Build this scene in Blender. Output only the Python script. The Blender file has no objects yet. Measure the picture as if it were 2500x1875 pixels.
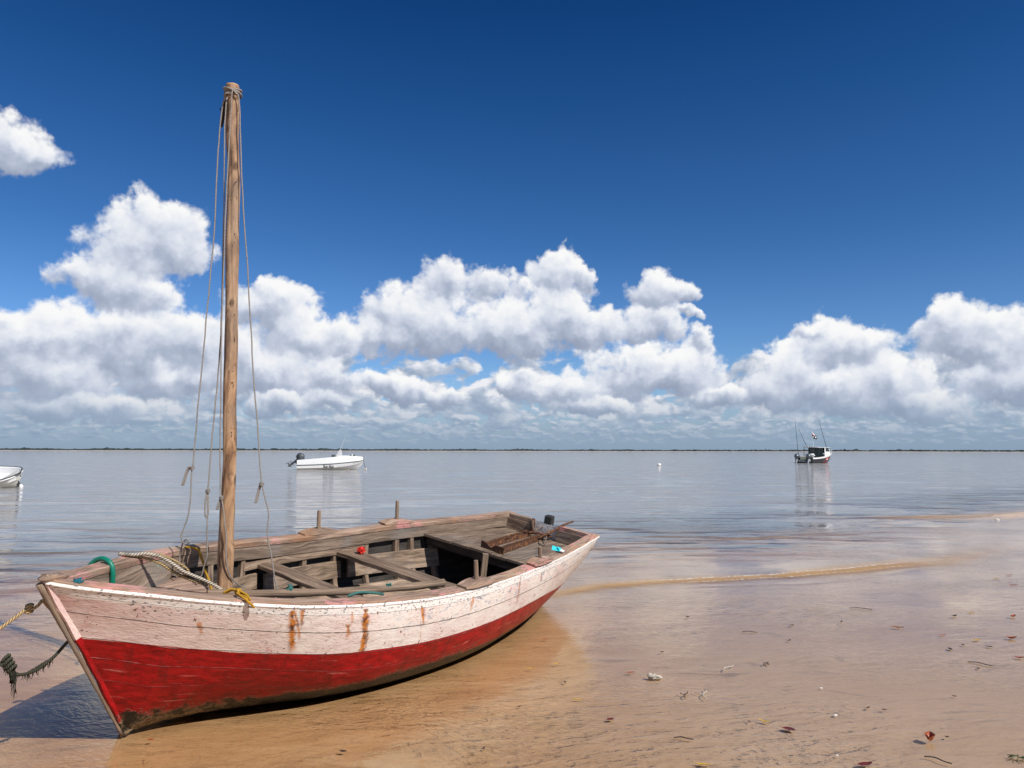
import bpy, bmesh, math, random
from mathutils import Vector, Matrix, noise as mnoise
R = math.radians
random.seed(7)
scn = bpy.context.scene
col = scn.collection

# ------------------------------------------------------------------ camera
cam_d = bpy.data.cameras.new("camera")
cam = bpy.data.objects.new("camera", cam_d)
col.objects.link(cam)
cam_d.sensor_width = 36.0
cam_d.lens = 36.0 * 1878.0 / 2500.0
cam_d.clip_start = 0.05
cam_d.clip_end = 60000.0
cam.location = (0, 0, 1.6)
cam.rotation_euler = (R(90 + 4.975), R(-0.09), 0)
scn.camera = cam

# ------------------------------------------------------------------ exposure
scn.view_settings.view_transform = 'Standard'
scn.view_settings.look = 'None'
scn.view_settings.exposure = 0.10
scn.view_settings.gamma = 1.0
scn.view_settings.use_curve_mapping = False
scn.cycles.use_denoising = True
scn.cycles.max_bounces = 8
scn.cycles.transparent_max_bounces = 12
scn.cycles.sample_clamp_indirect = 6.0
scn.cycles.caustics_reflective = False
scn.cycles.caustics_refractive = False

# ------------------------------------------------------------------ sun
SUN_ELEV = 43.5
SUN_DIR = Vector((0.774, -0.633, 0)).normalized() * math.cos(R(SUN_ELEV)) + Vector((0, 0, math.sin(R(SUN_ELEV))))
sl = bpy.data.lights.new("sun", 'SUN')
sl.energy = 4.9
sl.angle = R(0.53)
sl.color = (1.0, 0.94, 0.86)
so = bpy.data.objects.new("sun", sl)
col.objects.link(so)
so.rotation_euler = SUN_DIR.to_track_quat('Z', 'Y').to_euler()
so.location = SUN_DIR * 60

# ------------------------------------------------------------------ node helper
class NT:
    """Small wrapper that makes node graphs short to write."""
    def __init__(self, nt):
        self.nt = nt
    def n(self, kind, **kw):
        nd = self.nt.nodes.new(kind)
        ins = kw.pop('ins', None)
        for k, v in kw.items():
            setattr(nd, k, v)
        if ins:
            for k, v in ins.items():
                self.put(nd, k, v)
        return nd
    def put(self, nd, k, v):
        s = nd.inputs[k]
        if isinstance(v, bpy.types.NodeSocket):
            self.nt.links.new(v, s)
        elif isinstance(v, bpy.types.Node):
            self.nt.links.new(v.outputs[0], s)
        elif isinstance(v, (int, float)) and s.type == 'RGBA':
            s.default_value = (v, v, v, 1)
        elif s.type == 'RGBA' and len(v) == 3:
            s.default_value = (*v, 1)
        else:
            s.default_value = v
    def m(self, op, a, b=None, c=None, clamp=False):
        nd = self.nt.nodes.new('ShaderNodeMath'); nd.operation = op; nd.use_clamp = clamp
        self.put(nd, 0, a)
        if b is not None: self.put(nd, 1, b)
        if c is not None: self.put(nd, 2, c)
        return nd.outputs[0]
    def v(self, op, a, b=None, c=None, out=0):
        nd = self.nt.nodes.new('ShaderNodeVectorMath'); nd.operation = op
        self.put(nd, 0, a)
        if b is not None: self.put(nd, 3 if op == 'SCALE' else 1, b)
        if c is not None: self.put(nd, 2, c)
        return nd.outputs['Value'] if op in ('DOT_PRODUCT', 'LENGTH', 'DISTANCE') else nd.outputs[0]
    def sep(self, a):
        nd = self.n('ShaderNodeSeparateXYZ', ins={0: a}); return nd.outputs
    def comb(self, x=0.0, y=0.0, z=0.0):
        return self.n('ShaderNodeCombineXYZ', ins={0: x, 1: y, 2: z}).outputs[0]
    def step(self, x, a, b, lo=0.0, hi=1.0):
        """smoothstep from a to b"""
        nd = self.n('ShaderNodeMapRange', interpolation_type='SMOOTHSTEP', clamp=True)
        self.put(nd, 0, x); self.put(nd, 1, a); self.put(nd, 2, b); self.put(nd, 3, lo); self.put(nd, 4, hi)
        return nd.outputs[0]
    def lin(self, x, a, b, lo=0.0, hi=1.0):
        nd = self.n('ShaderNodeMapRange', interpolation_type='LINEAR', clamp=True)
        self.put(nd, 0, x); self.put(nd, 1, a); self.put(nd, 2, b); self.put(nd, 3, lo); self.put(nd, 4, hi)
        return nd.outputs[0]
    def mix(self, f, a, b, blend='MIX'):
        nd = self.n('ShaderNodeMix', data_type='RGBA', blend_type=blend)
        self.put(nd, 0, f); self.put(nd, 6, a); self.put(nd, 7, b)
        return nd.outputs[2]
    def noise(self, vec, scale, detail=4.0, rough=0.55, dist=0.0, dims='3D', out=0):
        nd = self.n('ShaderNodeTexNoise', noise_dimensions=dims)
        if vec is not None: self.put(nd, 'Vector', vec)
        self.put(nd, 'Scale', scale); self.put(nd, 'Detail', detail); self.put(nd, 'Roughness', rough); self.put(nd, 'Distortion', dist)
        return nd.outputs[out]
    def voro(self, vec, scale, dims='3D', feature='F1', out=0, detail=0.0, rand=1.0):
        nd = self.n('ShaderNodeTexVoronoi', voronoi_dimensions=dims, feature=feature)
        if vec is not None: self.put(nd, 'Vector', vec)
        self.put(nd, 'Scale', scale); self.put(nd, 'Randomness', rand)
        if 'Detail' in nd.inputs: self.put(nd, 'Detail', detail)
        return nd.outputs[out]
    def ramp(self, f, stops, interp='LINEAR'):
        nd = self.n('ShaderNodeValToRGB', ins={0: f})
        cr = nd.color_ramp; cr.interpolation = interp
        while len(cr.elements) < len(stops): cr.elements.new(0.5)
        for e, (p, c) in zip(cr.elements, stops):
            e.position = p; e.color = (*c, 1) if len(c) == 3 else c
        return nd.outputs[0]

def srgb(r, g, b):
    f = lambda c: (c / 255 / 12.92) if c / 255 <= 0.04045 else ((c / 255 + 0.055) / 1.055) ** 2.4
    return (f(r), f(g), f(b), 1.0)

# ------------------------------------------------------------------ world: deep blue sky with cumulus
CUMULI = [(-33.5, 18.58, 2.64, 2.24), (-32.3, 18.06, 0.88, 0.95), (-25.1, 14.98, 3.65, 2.34), (-26.6, 13.18, 4.02, 2.58), (-24.0, 13.47, 2.26, 2.07), (-28.4, 11.07, 3.47, 2.07), (-26.2, 10.34, 3.29, 2.07), (-33.2, 6.67, 4.02, 2.58), (-30.2, 7.21, 4.02, 2.93), (-31.6, 4.71, 5.48, 2.41), (-26.9, 7.13, 4.75, 2.76), (-23.5, 7.67, 4.75, 2.93), (-20.8, 6.51, 4.02, 2.76), (-23.1, 4.8, 4.75, 1.72), (-17.5, 10.35, 3.47, 2.24), (-15.8, 8.07, 4.02, 2.58), (-17.3, 5.66, 5.11, 2.07), (-12.7, 7.84, 1.53, 2.14), (-13.5, 5.43, 2.19, 1.89), (-5.1, 12.59, 3.1, 2.34), (-1.6, 12.28, 2.74, 1.72), (-7.8, 10.06, 3.83, 2.58), (-9.5, 8.28, 2.74, 1.89), (-4.4, 9.07, 4.75, 2.76), (0.1, 9.1, 4.38, 2.58), (3.5, 12.97, 2.12, 2.27), (5.4, 12.59, 1.1, 1.38), (3.3, 10.14, 3.47, 2.58), (6.4, 9.04, 3.47, 1.89), (10.8, 11.71, 2.12, 2.14), (12.9, 11.62, 1.1, 1.21), (10.1, 9.3, 2.92, 1.65), (13.2, 10.05, 1.39, 0.55), (0.1, 5.08, 2.01, 1.31), (4.3, 4.54, 4.02, 1.72), (8.4, 5.88, 4.2, 2.07), (12.4, 5.8, 3.29, 2.14), (13.8, 7.8, 1.1, 1.31), (-9.5, 4.83, 2.19, 1.45), (-8.1, 4.51, 2.01, 1.31), (-22.2, 4.51, 1.64, 1.03), (22.5, 7.08, 2.74, 2.48), (19.8, 5.57, 3.1, 2.07), (18.5, 4.63, 2.19, 2.07), (24.9, 6.94, 2.74, 1.72), (26.2, 4.67, 4.02, 2.48), (23.0, 4.16, 5.48, 1.89), (21.7, 8.43, 1.83, 0.86), (30.9, 7.45, 4.02, 2.76), (33.3, 6.65, 3.65, 2.58), (30.1, 8.42, 2.19, 1.72), (32.7, 4.35, 4.02, 1.72), (34.4, 4.54, 3.29, 2.07), (-5.0, 3.85, 2.74, 1.03), (-13.8, 3.74, 2.19, 1.03), (-17.0, 3.34, 2.92, 1.03), (15.3, 4.04, 2.56, 1.03), (6.0, 3.15, 4.02, 0.96), (-30.0, 2.69, 5.11, 1.21), (28.3, 3.04, 3.65, 1.21)]
world = bpy.data.worlds.new("World")
scn.world = world
world.use_nodes = True
world.cycles.sampling_method = 'MANUAL'
world.cycles.sample_map_resolution = 512
W = NT(world.node_tree)
W.nt.nodes.clear()
tc = W.n('ShaderNodeTexCoord').outputs['Generated']
dx, dy, dz = W.sep(tc)[:3]
deg = 57.29578
az = W.m('MULTIPLY', W.m('ARCTAN2', dx, dy), deg)
hyp = W.m('SQRT', W.m('ADD', W.m('MULTIPLY', dx, dx), W.m('MULTIPLY', dy, dy)))
el = W.m('MULTIPLY', W.m('ARCTAN2', dz, hyp), deg)
sky = W.n('ShaderNodeTexSky', sky_type='NISHITA', sun_disc=False, sun_elevation=R(SUN_ELEV),
          sun_rotation=math.atan2(SUN_DIR.x, SUN_DIR.y), altitude=0.0, air_density=1.0, dust_density=0.4, ozone_density=2.0)
P = W.comb(az, el, 1.0)
# wandering outline: two warps of different size
warp1 = W.v('SUBTRACT', W.noise(P, 0.42, 3.0, 0.5, dims='2D', out=1), (0.5, 0.5, 0.5))
warp2 = W.v('SUBTRACT', W.noise(P, 1.7, 6.0, 0.6, dims='2D', out=1), (0.5, 0.5, 0.5))
Pw = W.v('ADD', P, W.v('MULTIPLY', warp1, (2.6, 2.2, 0)))
Pw = W.v('ADD', Pw, W.v('MULTIPLY', warp2, (0.62, 0.62, 0)))
acc = None
K = 4.6
Pq = Pw
for i, (a, e, ra, re) in enumerate(CUMULI):
    if i % 6 == 5:      # keeps the evaluation in sequence (shader stack is small)
        Pq = W.v('MULTIPLY_ADD', acc, (1e-12, 1e-12, 0.0), Pw)
    q = W.v('MULTIPLY_ADD', Pq, (1 / ra, 1 / re, 1.0), (-a / ra, -e / re, 0.0))
    w = W.m('POWER', math.exp(-K), W.v('DOT_PRODUCT', q, q))
    acc = W.v('MULTIPLY_ADD', q, w, acc if acc is not None else (0, 0, 1e-9))
ax, ay, aw = W.sep(acc)[:3]
wsum = W.m('MULTIPLY', aw, math.exp(K))
field = W.m('ADD', 1.0, W.m('DIVIDE', W.m('LOGARITHM', wsum, math.e), K))       # >0 inside a cloud
lx = W.m('DIVIDE', ax, aw); ly = W.m('DIVIDE', ay, aw)                            # place inside the nearest billow
Pb = W.v('ADD', P, W.v('MULTIPLY', warp2, (0.55, 0.45, 0)))
def billow(p):
    """(large rounded heaps, fine cauliflower texture)"""
    b1 = W.voro(p, 0.30, '2D', 'SMOOTH_F1', detail=1.0)
    b2 = W.noise(p, 0.62, 4.0, 0.46, dims='2D')
    return W.m('ADD', W.m('MULTIPLY', b1, -0.75), W.m('MULTIPLY', b2, 0.8))
n0 = billow(Pb)
n1 = billow(W.v('ADD', Pb, (0.45, 0.75, 0)))
puff = W.voro(W.v('ADD', P, W.v('MULTIPLY', warp2, (0.5, 0.5, 0))), 1.05, '2D', 'SMOOTH_F1', detail=2.0)
puff = W.m('SUBTRACT', 0.36, puff)
fine = W.noise(P, 3.0, 5.0, 0.52, dims='2D')
# far behind the camera and to the sides: broken clouds from noise alone
side = W.step(W.m('ABSOLUTE', az), 36.0, 44.0)
sfield = W.m('SUBTRACT', W.m('MULTIPLY', W.noise(W.comb(W.m('MULTIPLY', az, 0.6), el, 0), 0.10, 3.0, 0.5, dims='2D'), 5.0), W.m('ADD', 2.15, W.m('MULTIPLY', W.m('ABSOLUTE', W.m('SUBTRACT', el, 12.0)), 0.05)))
field = W.m('MAXIMUM', field, W.m('SUBTRACT', sfield, W.m('MULTIPLY', W.m('SUBTRACT', 1.0, side), 9.0)))
dens = W.m('ADD', field, W.m('ADD', W.m('MULTIPLY', W.m('ADD', n0, -0.02), 1.0), W.m('ADD', W.m('MULTIPLY', W.m('SUBTRACT', fine, 0.5), 0.26), W.m('MULTIPLY', puff, 0.38))))
alpha = W.step(dens, -0.14, 0.46)
# light: sunlit tops toward the right, lavender grey bases
shade = W.m('ADD', W.m('MULTIPLY', ly, 0.66), W.m('MULTIPLY', lx, 0.16))
shade = W.m('ADD', shade, W.m('MULTIPLY', W.m('SUBTRACT', n0, n1), 0.40))
shade = W.m('ADD', shade, W.m('ADD', W.m('MULTIPLY', W.m('SUBTRACT', fine, 0.5), 0.07), W.m('MULTIPLY', puff, 0.22)))
shade = W.m('ADD', shade, W.m('MULTIPLY', W.m('SUBTRACT', 1.0, W.m('MINIMUM', dens, 1.3)), 0.12))
shade = W.step(shade, -0.62, 0.46)
ccol = W.ramp(shade, [(0.0, srgb(150, 161, 184)[:3]), (0.28, srgb(176, 186, 206)[:3]), (0.55, srgb(207, 214, 229)[:3]), (0.78, srgb(230, 234, 242)[:3]), (1.0, srgb(250, 250, 250)[:3])])
# far low bands: ever smaller flattened clouds toward the horizon
elp = W.m('MAXIMUM', el, 0.0)
def band(sx, sy, lo0, lo1, hi0, hi1, thr, off):
    p = W.comb(W.m('MULTIPLY', az, sx), W.m('MULTIPLY_ADD', elp, sy, off), off)
    q0 = W.noise(p, 1.0, 5.0, 0.50, 0.15, dims='2D')
    q1 = W.noise(W.v('ADD', p, (0.14, 0.36, 0)), 1.0, 4.0, 0.50, 0.15, dims='2D')
    cov = W.m('MULTIPLY', W.step(el, lo0, lo1), W.step(el, hi1, hi0))
    d = W.m('SUBTRACT', q0, W.m('ADD', thr, W.m('MULTIPLY', W.m('SUBTRACT', 1.0, cov), 0.30)))
    al = W.m('MULTIPLY', W.step(d, -0.01, 0.12), W.step(cov, 0.02, 0.3))
    sh = W.lin(W.m('ADD', W.m('SUBTRACT', q0, q1), W.m('MULTIPLY', d, -0.35)), -0.17, 0.10)
    return al, W.ramp(sh, [(0.0, srgb(156, 172, 195)[:3]), (0.45, srgb(182, 194, 212)[:3]), (0.8, srgb(214, 220, 232)[:3]), (1.0, srgb(238, 239, 244)[:3])])
a1, c1 = band(0.36, 0.60, 1.6, 3.0, 5.8, 8.2, 0.385, 3.0)
a2, c2 = band(0.60, 1.15, 0.9, 1.8, 3.2, 5.0, 0.41, 17.0)
a3, c3 = band(1.0, 2.6, 0.3, 0.9, 1.8, 2.8, 0.41, 31.0)
# clear sky: Nishita, within view graded to the deep polarised blue of the photograph
grade = W.ramp(W.lin(el, 0.0, 60.0), [(0.0, (0.85, 0.97, 1.3)), (0.05, (0.72, 0.92, 1.3)), (0.12, (0.5, 0.78, 1.2)), (0.25, (0.27, 0.58, 0.97)), (0.42, (0.12, 0.42, 0.8)), (0.6, (0.02, 0.235, 0.58)), (1.0, (1.9, 1.8, 1.6))])  # unseen zenith brightened and neutralised as added ambient fill
skyc = W.mix(1.0, sky.outputs[0], grade, 'MULTIPLY')
skyc = W.v('SCALE', skyc, 0.093)
c = W.mix(a3, skyc, c3)
c = W.mix(a2, c, c2)
c = W.mix(a1, c, c1)
c = W.mix(alpha, c, ccol)
hz = W.step(el, 5.2, -0.2, 0.0, 0.93)
c = W.mix(hz, c, srgb(138, 161, 185))
bg = W.n('ShaderNodeBackground', ins={0: c, 1: 0.93})
wo = W.n('ShaderNodeOutputWorld')
W.nt.links.new(bg.outputs[0], wo.inputs[0])


# ------------------------------------------------------------------ helpers: objects and meshes
def empty(name, mat=None, loc=None):
    o = bpy.data.objects.new(name, None); col.objects.link(o)
    o.empty_display_size = 0.2
    if mat is not None: o.matrix_world = mat
    if loc is not None: o.location = loc
    return o
def tag(o, label=None, cat=None, group=None, kind=None):
    if label: o['label'] = label
    if cat: o['category'] = cat
    if group: o['group'] = group
    if kind: o['kind'] = kind
    return o
class MB:
    """Collects vertices, faces and uvs, then links them as one mesh object."""
    def __init__(self):
        self.v = []; self.f = []; self.uv = []; self.at = {}; self.mi = []; self.cur = 0
    def vert(self, p): self.v.append(tuple(p)); return len(self.v) - 1
    def face(self, idx, uvs=None):
        self.f.append(tuple(idx)); self.uv.append(uvs or [(0, 0)] * len(idx)); self.mi.append(self.cur)
    def grid(self, rows, uvfn=None, close=False, flip=False):
        """rows: list of equally long lists of points"""
        base = len(self.v); n = len(rows[0])
        for r in rows:
            for p in r: self.v.append(tuple(p))
        m = n if close else n - 1
        for i in range(len(rows) - 1):
            for j in range(m):
                a = base + i * n + j; b = base + i * n + (j + 1) % n
                c = base + (i + 1) * n + (j + 1) % n; d = base + (i + 1) * n + j
                idx = [a, b, c, d]
                uvs = [uvfn(i, j), uvfn(i, j + 1), uvfn(i + 1, j + 1), uvfn(i + 1, j)] if uvfn else [(0, 0)] * 4
                if flip: idx.reverse(); uvs.reverse()
                self.face(idx, uvs)
        return base
    def tube(self, pts, rad, seg=8, cap=True, twist=0.0, sq=None):
        """round bar along points; rad a number or a list. uv = (metres along, turn)"""
        pts = [Vector(p) for p in pts]; n = len(pts)
        rads = rad if isinstance(rad, (list, tuple)) else [rad] * n
        t0 = (pts[1] - pts[0]).normalized()
        ref = Vector((0, 0, 1)) if abs(t0.z) < 0.9 else Vector((1, 0, 0))
        u = t0.cross(ref).normalized(); rows = []; L = 0; us = []
        for i in range(n):
            t = ((pts[min(i + 1, n - 1)] - pts[i]).normalized() + (pts[i] - pts[max(i - 1, 0)]).normalized())
            t = t.normalized() if t.length > 1e-6 else t0
            u = (u - t * u.dot(t)); u = u.normalized() if u.length > 1e-6 else t.orthogonal().normalized()
            w = t.cross(u)
            if i: L += (pts[i] - pts[i - 1]).length
            us.append(L)
            row = []
            for k in range(seg):
                a = 2 * math.pi * k / seg + twist * L
                rr = rads[i] * (sq(a, i) if sq else 1.0)
                row.append(pts[i] + (u * math.cos(a) + w * math.sin(a)) * rr)
            rows.append(row)
        base = self.grid(rows, lambda i, j: (us[i], j / seg), close=True)
        if cap:
            self.face(list(range(base + seg - 1, base - 1, -1)), [(0.5, 0.5)] * seg)
            e = base + (n - 1) * seg
            self.face(list(range(e, e + seg)), [(0.5, 0.5)] * seg)
    def box(self, c, ax, ay, az, uvs=1.0):
        """box from its centre and three half-axis vectors; uv u runs along ax"""
        c, ax, ay, az = Vector(c), Vector(ax), Vector(ay), Vector(az)
        P = [c + ax * i + ay * j + az * k for i in (-1, 1) for j in (-1, 1) for k in (-1, 1)]
        b = len(self.v); self.v += [tuple(p) for p in P]
        lx, ly, lz = ax.length, ay.length, az.length
        for q in ((0, 1, 3, 2), (4, 6, 7, 5), (0, 4, 5, 1), (2, 3, 7, 6), (0, 2, 6, 4), (1, 5, 7, 3)):
            uv = []
            for i in q:
                sx = 1 if i & 4 else -1; sy = 1 if i & 2 else -1; sz = 1 if i & 1 else -1
                uv.append((sx * lx, sy * ly * 0.9 + sz * lz * 1.1))
            self.face([b + i for i in q], uv)
    def board(self, a, b, width, thick, up=(0, 0, 1), jit=0.0, n=6, seed=0):
        """a sawn board from a to b with slightly wavy edges; top face lies at a..b"""
        a, b, up = Vector(a), Vector(b), Vector(up)
        d = (b - a).normalized(); side = d.cross(up).normalized(); up = side.cross(d).normalized()
        rnd = random.Random(seed); rows = []; Ls = []
        for i in range(n + 1):
            f = i / n; p = a.lerp(b, f)
            j1, j2, j3 = (rnd.uniform(-jit, jit) for _ in range(3))
            rows.append([p + side * (-width / 2 + j1) + up * j3, p + side * (width / 2 + j2) + up * j3,
                         p + side * (width / 2 + j2) - up * (thick - j3), p + side * (-width / 2 + j1) - up * (thick - j3)])
            Ls.append((b - a).length * f)
        vs = [0, width, width + thick, 2 * width + thick, 2 * width + 2 * thick]
        base = self.grid(rows, lambda i, j: (Ls[i], vs[j]), close=True)
        self.face([base + 3, base + 2, base + 1, base], [(0, 0), (0, thick), (width, thick), (width, 0)])
        e = base + n * 4
        self.face([e, e + 1, e + 2, e + 3], [(0, 0), (0, thick), (width, thick), (width, 0)])
    def blob(self, c, r, seg=10, rings=7, squash=(1, 1, 1), amp=0.0, seed=0, freq=2.0):
        c = Vector(c); rows = []
        for i in range(rings + 1):
            th = math.pi * i / rings; row = []
            for j in range(seg):
                ph = 2 * math.pi * j / seg
                d = Vector((math.sin(th) * math.cos(ph), math.sin(th) * math.sin(ph), math.cos(th)))
                k = 1 + amp * mnoise.noise(d * freq + Vector((seed * 3.1, seed, 0)))
                row.append(c + Vector((d.x * squash[0], d.y * squash[1], d.z * squash[2])) * r * k)
            rows.append(row)
        self.grid(rows, lambda i, j: (j / seg, i / rings), close=True, flip=True)
    def build(self, name, mat, parent=None, smooth=None, bevel=0.0, recalc=True, merge=0.0):
        me = bpy.data.meshes.new(name)
        me.from_pydata(self.v, [], self.f)
        for m in (mat if isinstance(mat, (list, tuple)) else [mat]): me.materials.append(m)
        ul = me.uv_layers.new(name='UVMap')
        k = 0
        for fi, uv in enumerate(self.uv):
            me.polygons[fi].material_index = self.mi[fi]
            for c in uv: ul.data[k].uv = c; k += 1
        for nm, vals in self.at.items():
            a = me.attributes.new(nm, 'FLOAT', 'POINT'); a.data.foreach_set('value', vals)
        bm = bmesh.new(); bm.from_mesh(me)
        if merge: bmesh.ops.remove_doubles(bm, verts=bm.verts, dist=merge)
        if recalc: bmesh.ops.recalc_face_normals(bm, faces=bm.faces)
        if bevel:
            es = [e for e in bm.edges if len(e.link_faces) == 2 and e.calc_face_angle(0) > 0.7]
            if es: bmesh.ops.bevel(bm, geom=es, offset=bevel, segments=1, affect='EDGES', clamp_overlap=True)
        bm.to_mesh(me); bm.free()
        if smooth is True:
            me.polygons.foreach_set('use_smooth', [True] * len(me.polygons))
        elif smooth:
            me.polygons.foreach_set('use_smooth', [True] * len(me.polygons))
            me.set_sharp_from_angle(angle=R(smooth))
        o = bpy.data.objects.new(name, me); col.objects.link(o)
        if parent is not None: o.parent = parent
        return o
def spline(pts, per=5):
    """Catmull-Rom through points"""
    P = [Vector(p) for p in pts]; out = []
    for i in range(len(P) - 1):
        p0, p1, p2, p3 = P[max(i - 1, 0)], P[i], P[i + 1], P[min(i + 2, len(P) - 1)]
        for k in range(per):
            t = k / per
            out.append(0.5 * ((2 * p1) + (p2 - p0) * t + (2*p0 - 5*p1 + 4*p2 - p3) * t*t + (3*p1 - p0 - 3*p2 + p3) * t**3))
    out.append(P[-1]); return out

# ------------------------------------------------------------------ materials
def new_mat(name):
    m = bpy.data.materials.new(name); m.use_nodes = True
    t = NT(m.node_tree); t.nt.nodes.clear()
    out = t.n('ShaderNodeOutputMaterial')
    return m, t, out
def pbsdf(t, out, **kw):
    b = t.n('ShaderNodeBsdfPrincipled')
    for k, v in kw.items(): t.put(b, k.replace('_', ' '), v)
    t.nt.links.new(b.outputs[0], out.inputs[0]); return b
def plain(name, c, rough=0.6, var=0.12, scale=6.0, metal=0.0, spec=0.5, bump=0.0, c2=None, amt=0.5):
    m, t, out = new_mat(name)
    co = t.n('ShaderNodeTexCoord').outputs['Object']
    n1 = t.noise(co, scale, 5.0, 0.6)
    a = tuple(x * (1 - var) for x in c[:3]) + (1,); b = tuple(min(1, x * (1 + var)) for x in c[:3]) + (1,)
    colr = t.mix(n1, a, b)
    if c2 is not None:
        n2 = t.noise(co, scale * 2.3, 6.0, 0.65)
        colr = t.mix(t.step(n2, 1 - amt - 0.06, 1 - amt + 0.06), colr, c2)
    kw = dict(Base_Color=colr, Roughness=rough, Metallic=metal)
    b = pbsdf(t, out, **kw); t.put(b, 'Specular IOR Level', spec)
    if bump:
        bn = t.n('ShaderNodeBump', ins={'Strength': 1.0, 'Distance': bump, 'Height': t.noise(co, scale * 6, 4.0, 0.6)})
        t.nt.links.new(bn.outputs[0], b.inputs['Normal'])
    return m
def wood(name, dark, mid, light, pink=0.0, scale=1.0, orange=0.0, rough=0.85, pinkc=(0.60, 0.27, 0.26, 1), grey=0.0):
    """weathered timber; grain runs along uv.x (metres)"""
    m, t, out = new_mat(name)
    uv = t.n('ShaderNodeUVMap', uv_map='UVMap').outputs[0]
    rnd = t.n('ShaderNodeObjectInfo').outputs['Random']
    obj = t.n('ShaderNodeTexCoord').outputs['Object']
    off = t.comb(t.m('MULTIPLY', rnd, 37.0), t.m('MULTIPLY', rnd, 11.0), 0)
    p = t.v('ADD', t.v('MULTIPLY', uv, (1.3 * scale, 16.0 * scale, 1)), off)
    wob = t.v('SUBTRACT', t.noise(t.v('ADD', t.v('MULTIPLY', uv, (2.0, 5.0, 1)), off), 1.0, 3.0, out=1), (0.5, 0.5, 0.5))
    pd = t.v('ADD', p, t.v('MULTIPLY', wob, (0.5, 2.6, 0)))
    g1 = t.noise(pd, 1.6, 6.0, 0.62)
    g2 = t.noise(t.v('MULTIPLY', pd, (1.0, 5.0, 1)), 2.2, 4.0, 0.6)
    blot = t.noise(t.v('ADD', t.v('MULTIPLY', uv, (2.5, 5.0, 1)), off), 1.0, 4.0, 0.6)
    c = t.ramp(t.m('ADD', t.m('MULTIPLY', g1, 0.65), t.m('MULTIPLY', g2, 0.35)), [(0.37, dark), (0.50, mid), (0.63, light)])
    c = t.mix(t.step(blot, 0.45, 0.72, 0.0, 0.5), c, tuple(x * 0.62 for x in dark) + (1,))
    crack = t.step(g2, 0.365, 0.30)
    c = t.mix(t.m('MULTIPLY', crack, 0.75), c, (0.012, 0.009, 0.007, 1))
    if orange:
        c = t.mix(t.m('MULTIPLY', t.step(t.noise(obj, 3.0, 4.0), 0.5, 0.68), orange), c, (0.42, 0.19, 0.075, 1))
    if grey:
        c = t.mix(t.m('MULTIPLY', t.step(t.noise(obj, 2.2, 5.0), 0.45, 0.62), grey), c, (0.27, 0.255, 0.24, 1))
    if pink:
        pn = t.noise(obj, 2.2, 3.0, 0.6); pf = t.noise(t.v('MULTIPLY', uv, (14.0, 60.0, 1)), 1.0, 5.0, 0.65)
        msk = t.m('MULTIPLY', t.step(t.m('ADD', t.m('MULTIPLY', pn, 0.8), t.m('MULTIPLY', pf, 0.7)), 1.0 - pink * 0.34, 1.08 - pink * 0.34), 0.75)
        c = t.mix(msk, c, pinkc)
    b = pbsdf(t, out, Base_Color=c, Roughness=rough); t.put(b, 'Specular IOR Level', 0.25)
    h = t.m('ADD', t.m('MULTIPLY', g2, 0.5), t.m('ADD', t.m('MULTIPLY', g1, 0.6), t.m('MULTIPLY', crack, -0.4)))
    bn = t.n('ShaderNodeBump', ins={'Strength': 1.0, 'Distance': 0.006, 'Height': h})
    t.nt.links.new(bn.outputs[0], b.inputs['Normal'])
    return m
def rope_mat(name, c1, c2, strands=3, pitch=0.03, dirt=0.3):
    """laid rope: stripes wind round the tube (uv.x metres along, uv.y turn)"""
    m, t, out = new_mat(name)
    uv = t.n('ShaderNodeUVMap', uv_map='UVMap').outputs[0]
    u, v = t.sep(uv)[:2]
    ph = t.m('ADD', t.m('DIVIDE', u, pitch), v)
    ph = t.m('MULTIPLY', ph, strands * 6.28318)
    s = t.m('MULTIPLY_ADD', t.m('SINE', ph), 0.5, 0.5)
    c = t.mix(t.m('POWER', s, 0.6), c2, c1)
    n = t.noise(t.n('ShaderNodeTexCoord').outputs['Object'], 25.0, 4.0)
    c = t.mix(t.step(n, 0.5, 0.7, 0.0, dirt), c, (0.08, 0.075, 0.06, 1))
    b = pbsdf(t, out, Base_Color=c, Roughness=0.85); t.put(b, 'Specular IOR Level', 0.2)
    bn = t.n('ShaderNodeBump', ins={'Strength': 1.0, 'Distance': 0.004, 'Height': s})
    t.nt.links.new(bn.outputs[0], b.inputs['Normal'])
    return m

M_deck = wood('deck_timber', (0.06, 0.042, 0.031), (0.17, 0.122, 0.088), (0.33, 0.245, 0.18), grey=0.15)
M_rail = wood('rail_timber', (0.13, 0.085, 0.062), (0.30, 0.205, 0.15), (0.48, 0.36, 0.27), pink=0.62, orange=0.35)
M_inner = wood('inner_timber', (0.085, 0.058, 0.042), (0.26, 0.185, 0.13), (0.46, 0.345, 0.25), grey=0.22)
M_clamp = wood('clamp_timber', (0.095, 0.066, 0.05), (0.235, 0.175, 0.13), (0.41, 0.315, 0.24), pink=0.36, grey=0.4, pinkc=(0.22, 0.33, 0.24, 1))
M_rib = wood('rib_timber', (0.09, 0.062, 0.044), (0.24, 0.17, 0.12), (0.43, 0.32, 0.235))
M_seat = wood('seat_timber', (0.085, 0.058, 0.042), (0.175, 0.12, 0.085), (0.31, 0.225, 0.16))
M_skin = wood('shaded_skin_timber', (0.020, 0.018, 0.017), (0.046, 0.039, 0.035), (0.090, 0.075, 0.064))  # near-black: shade behind the clamps and under the aft deck put into the colour
M_mast = wood('mast_timber', (0.23, 0.125, 0.062), (0.44, 0.265, 0.14), (0.58, 0.38, 0.22), scale=0.7, rough=0.7)
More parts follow.
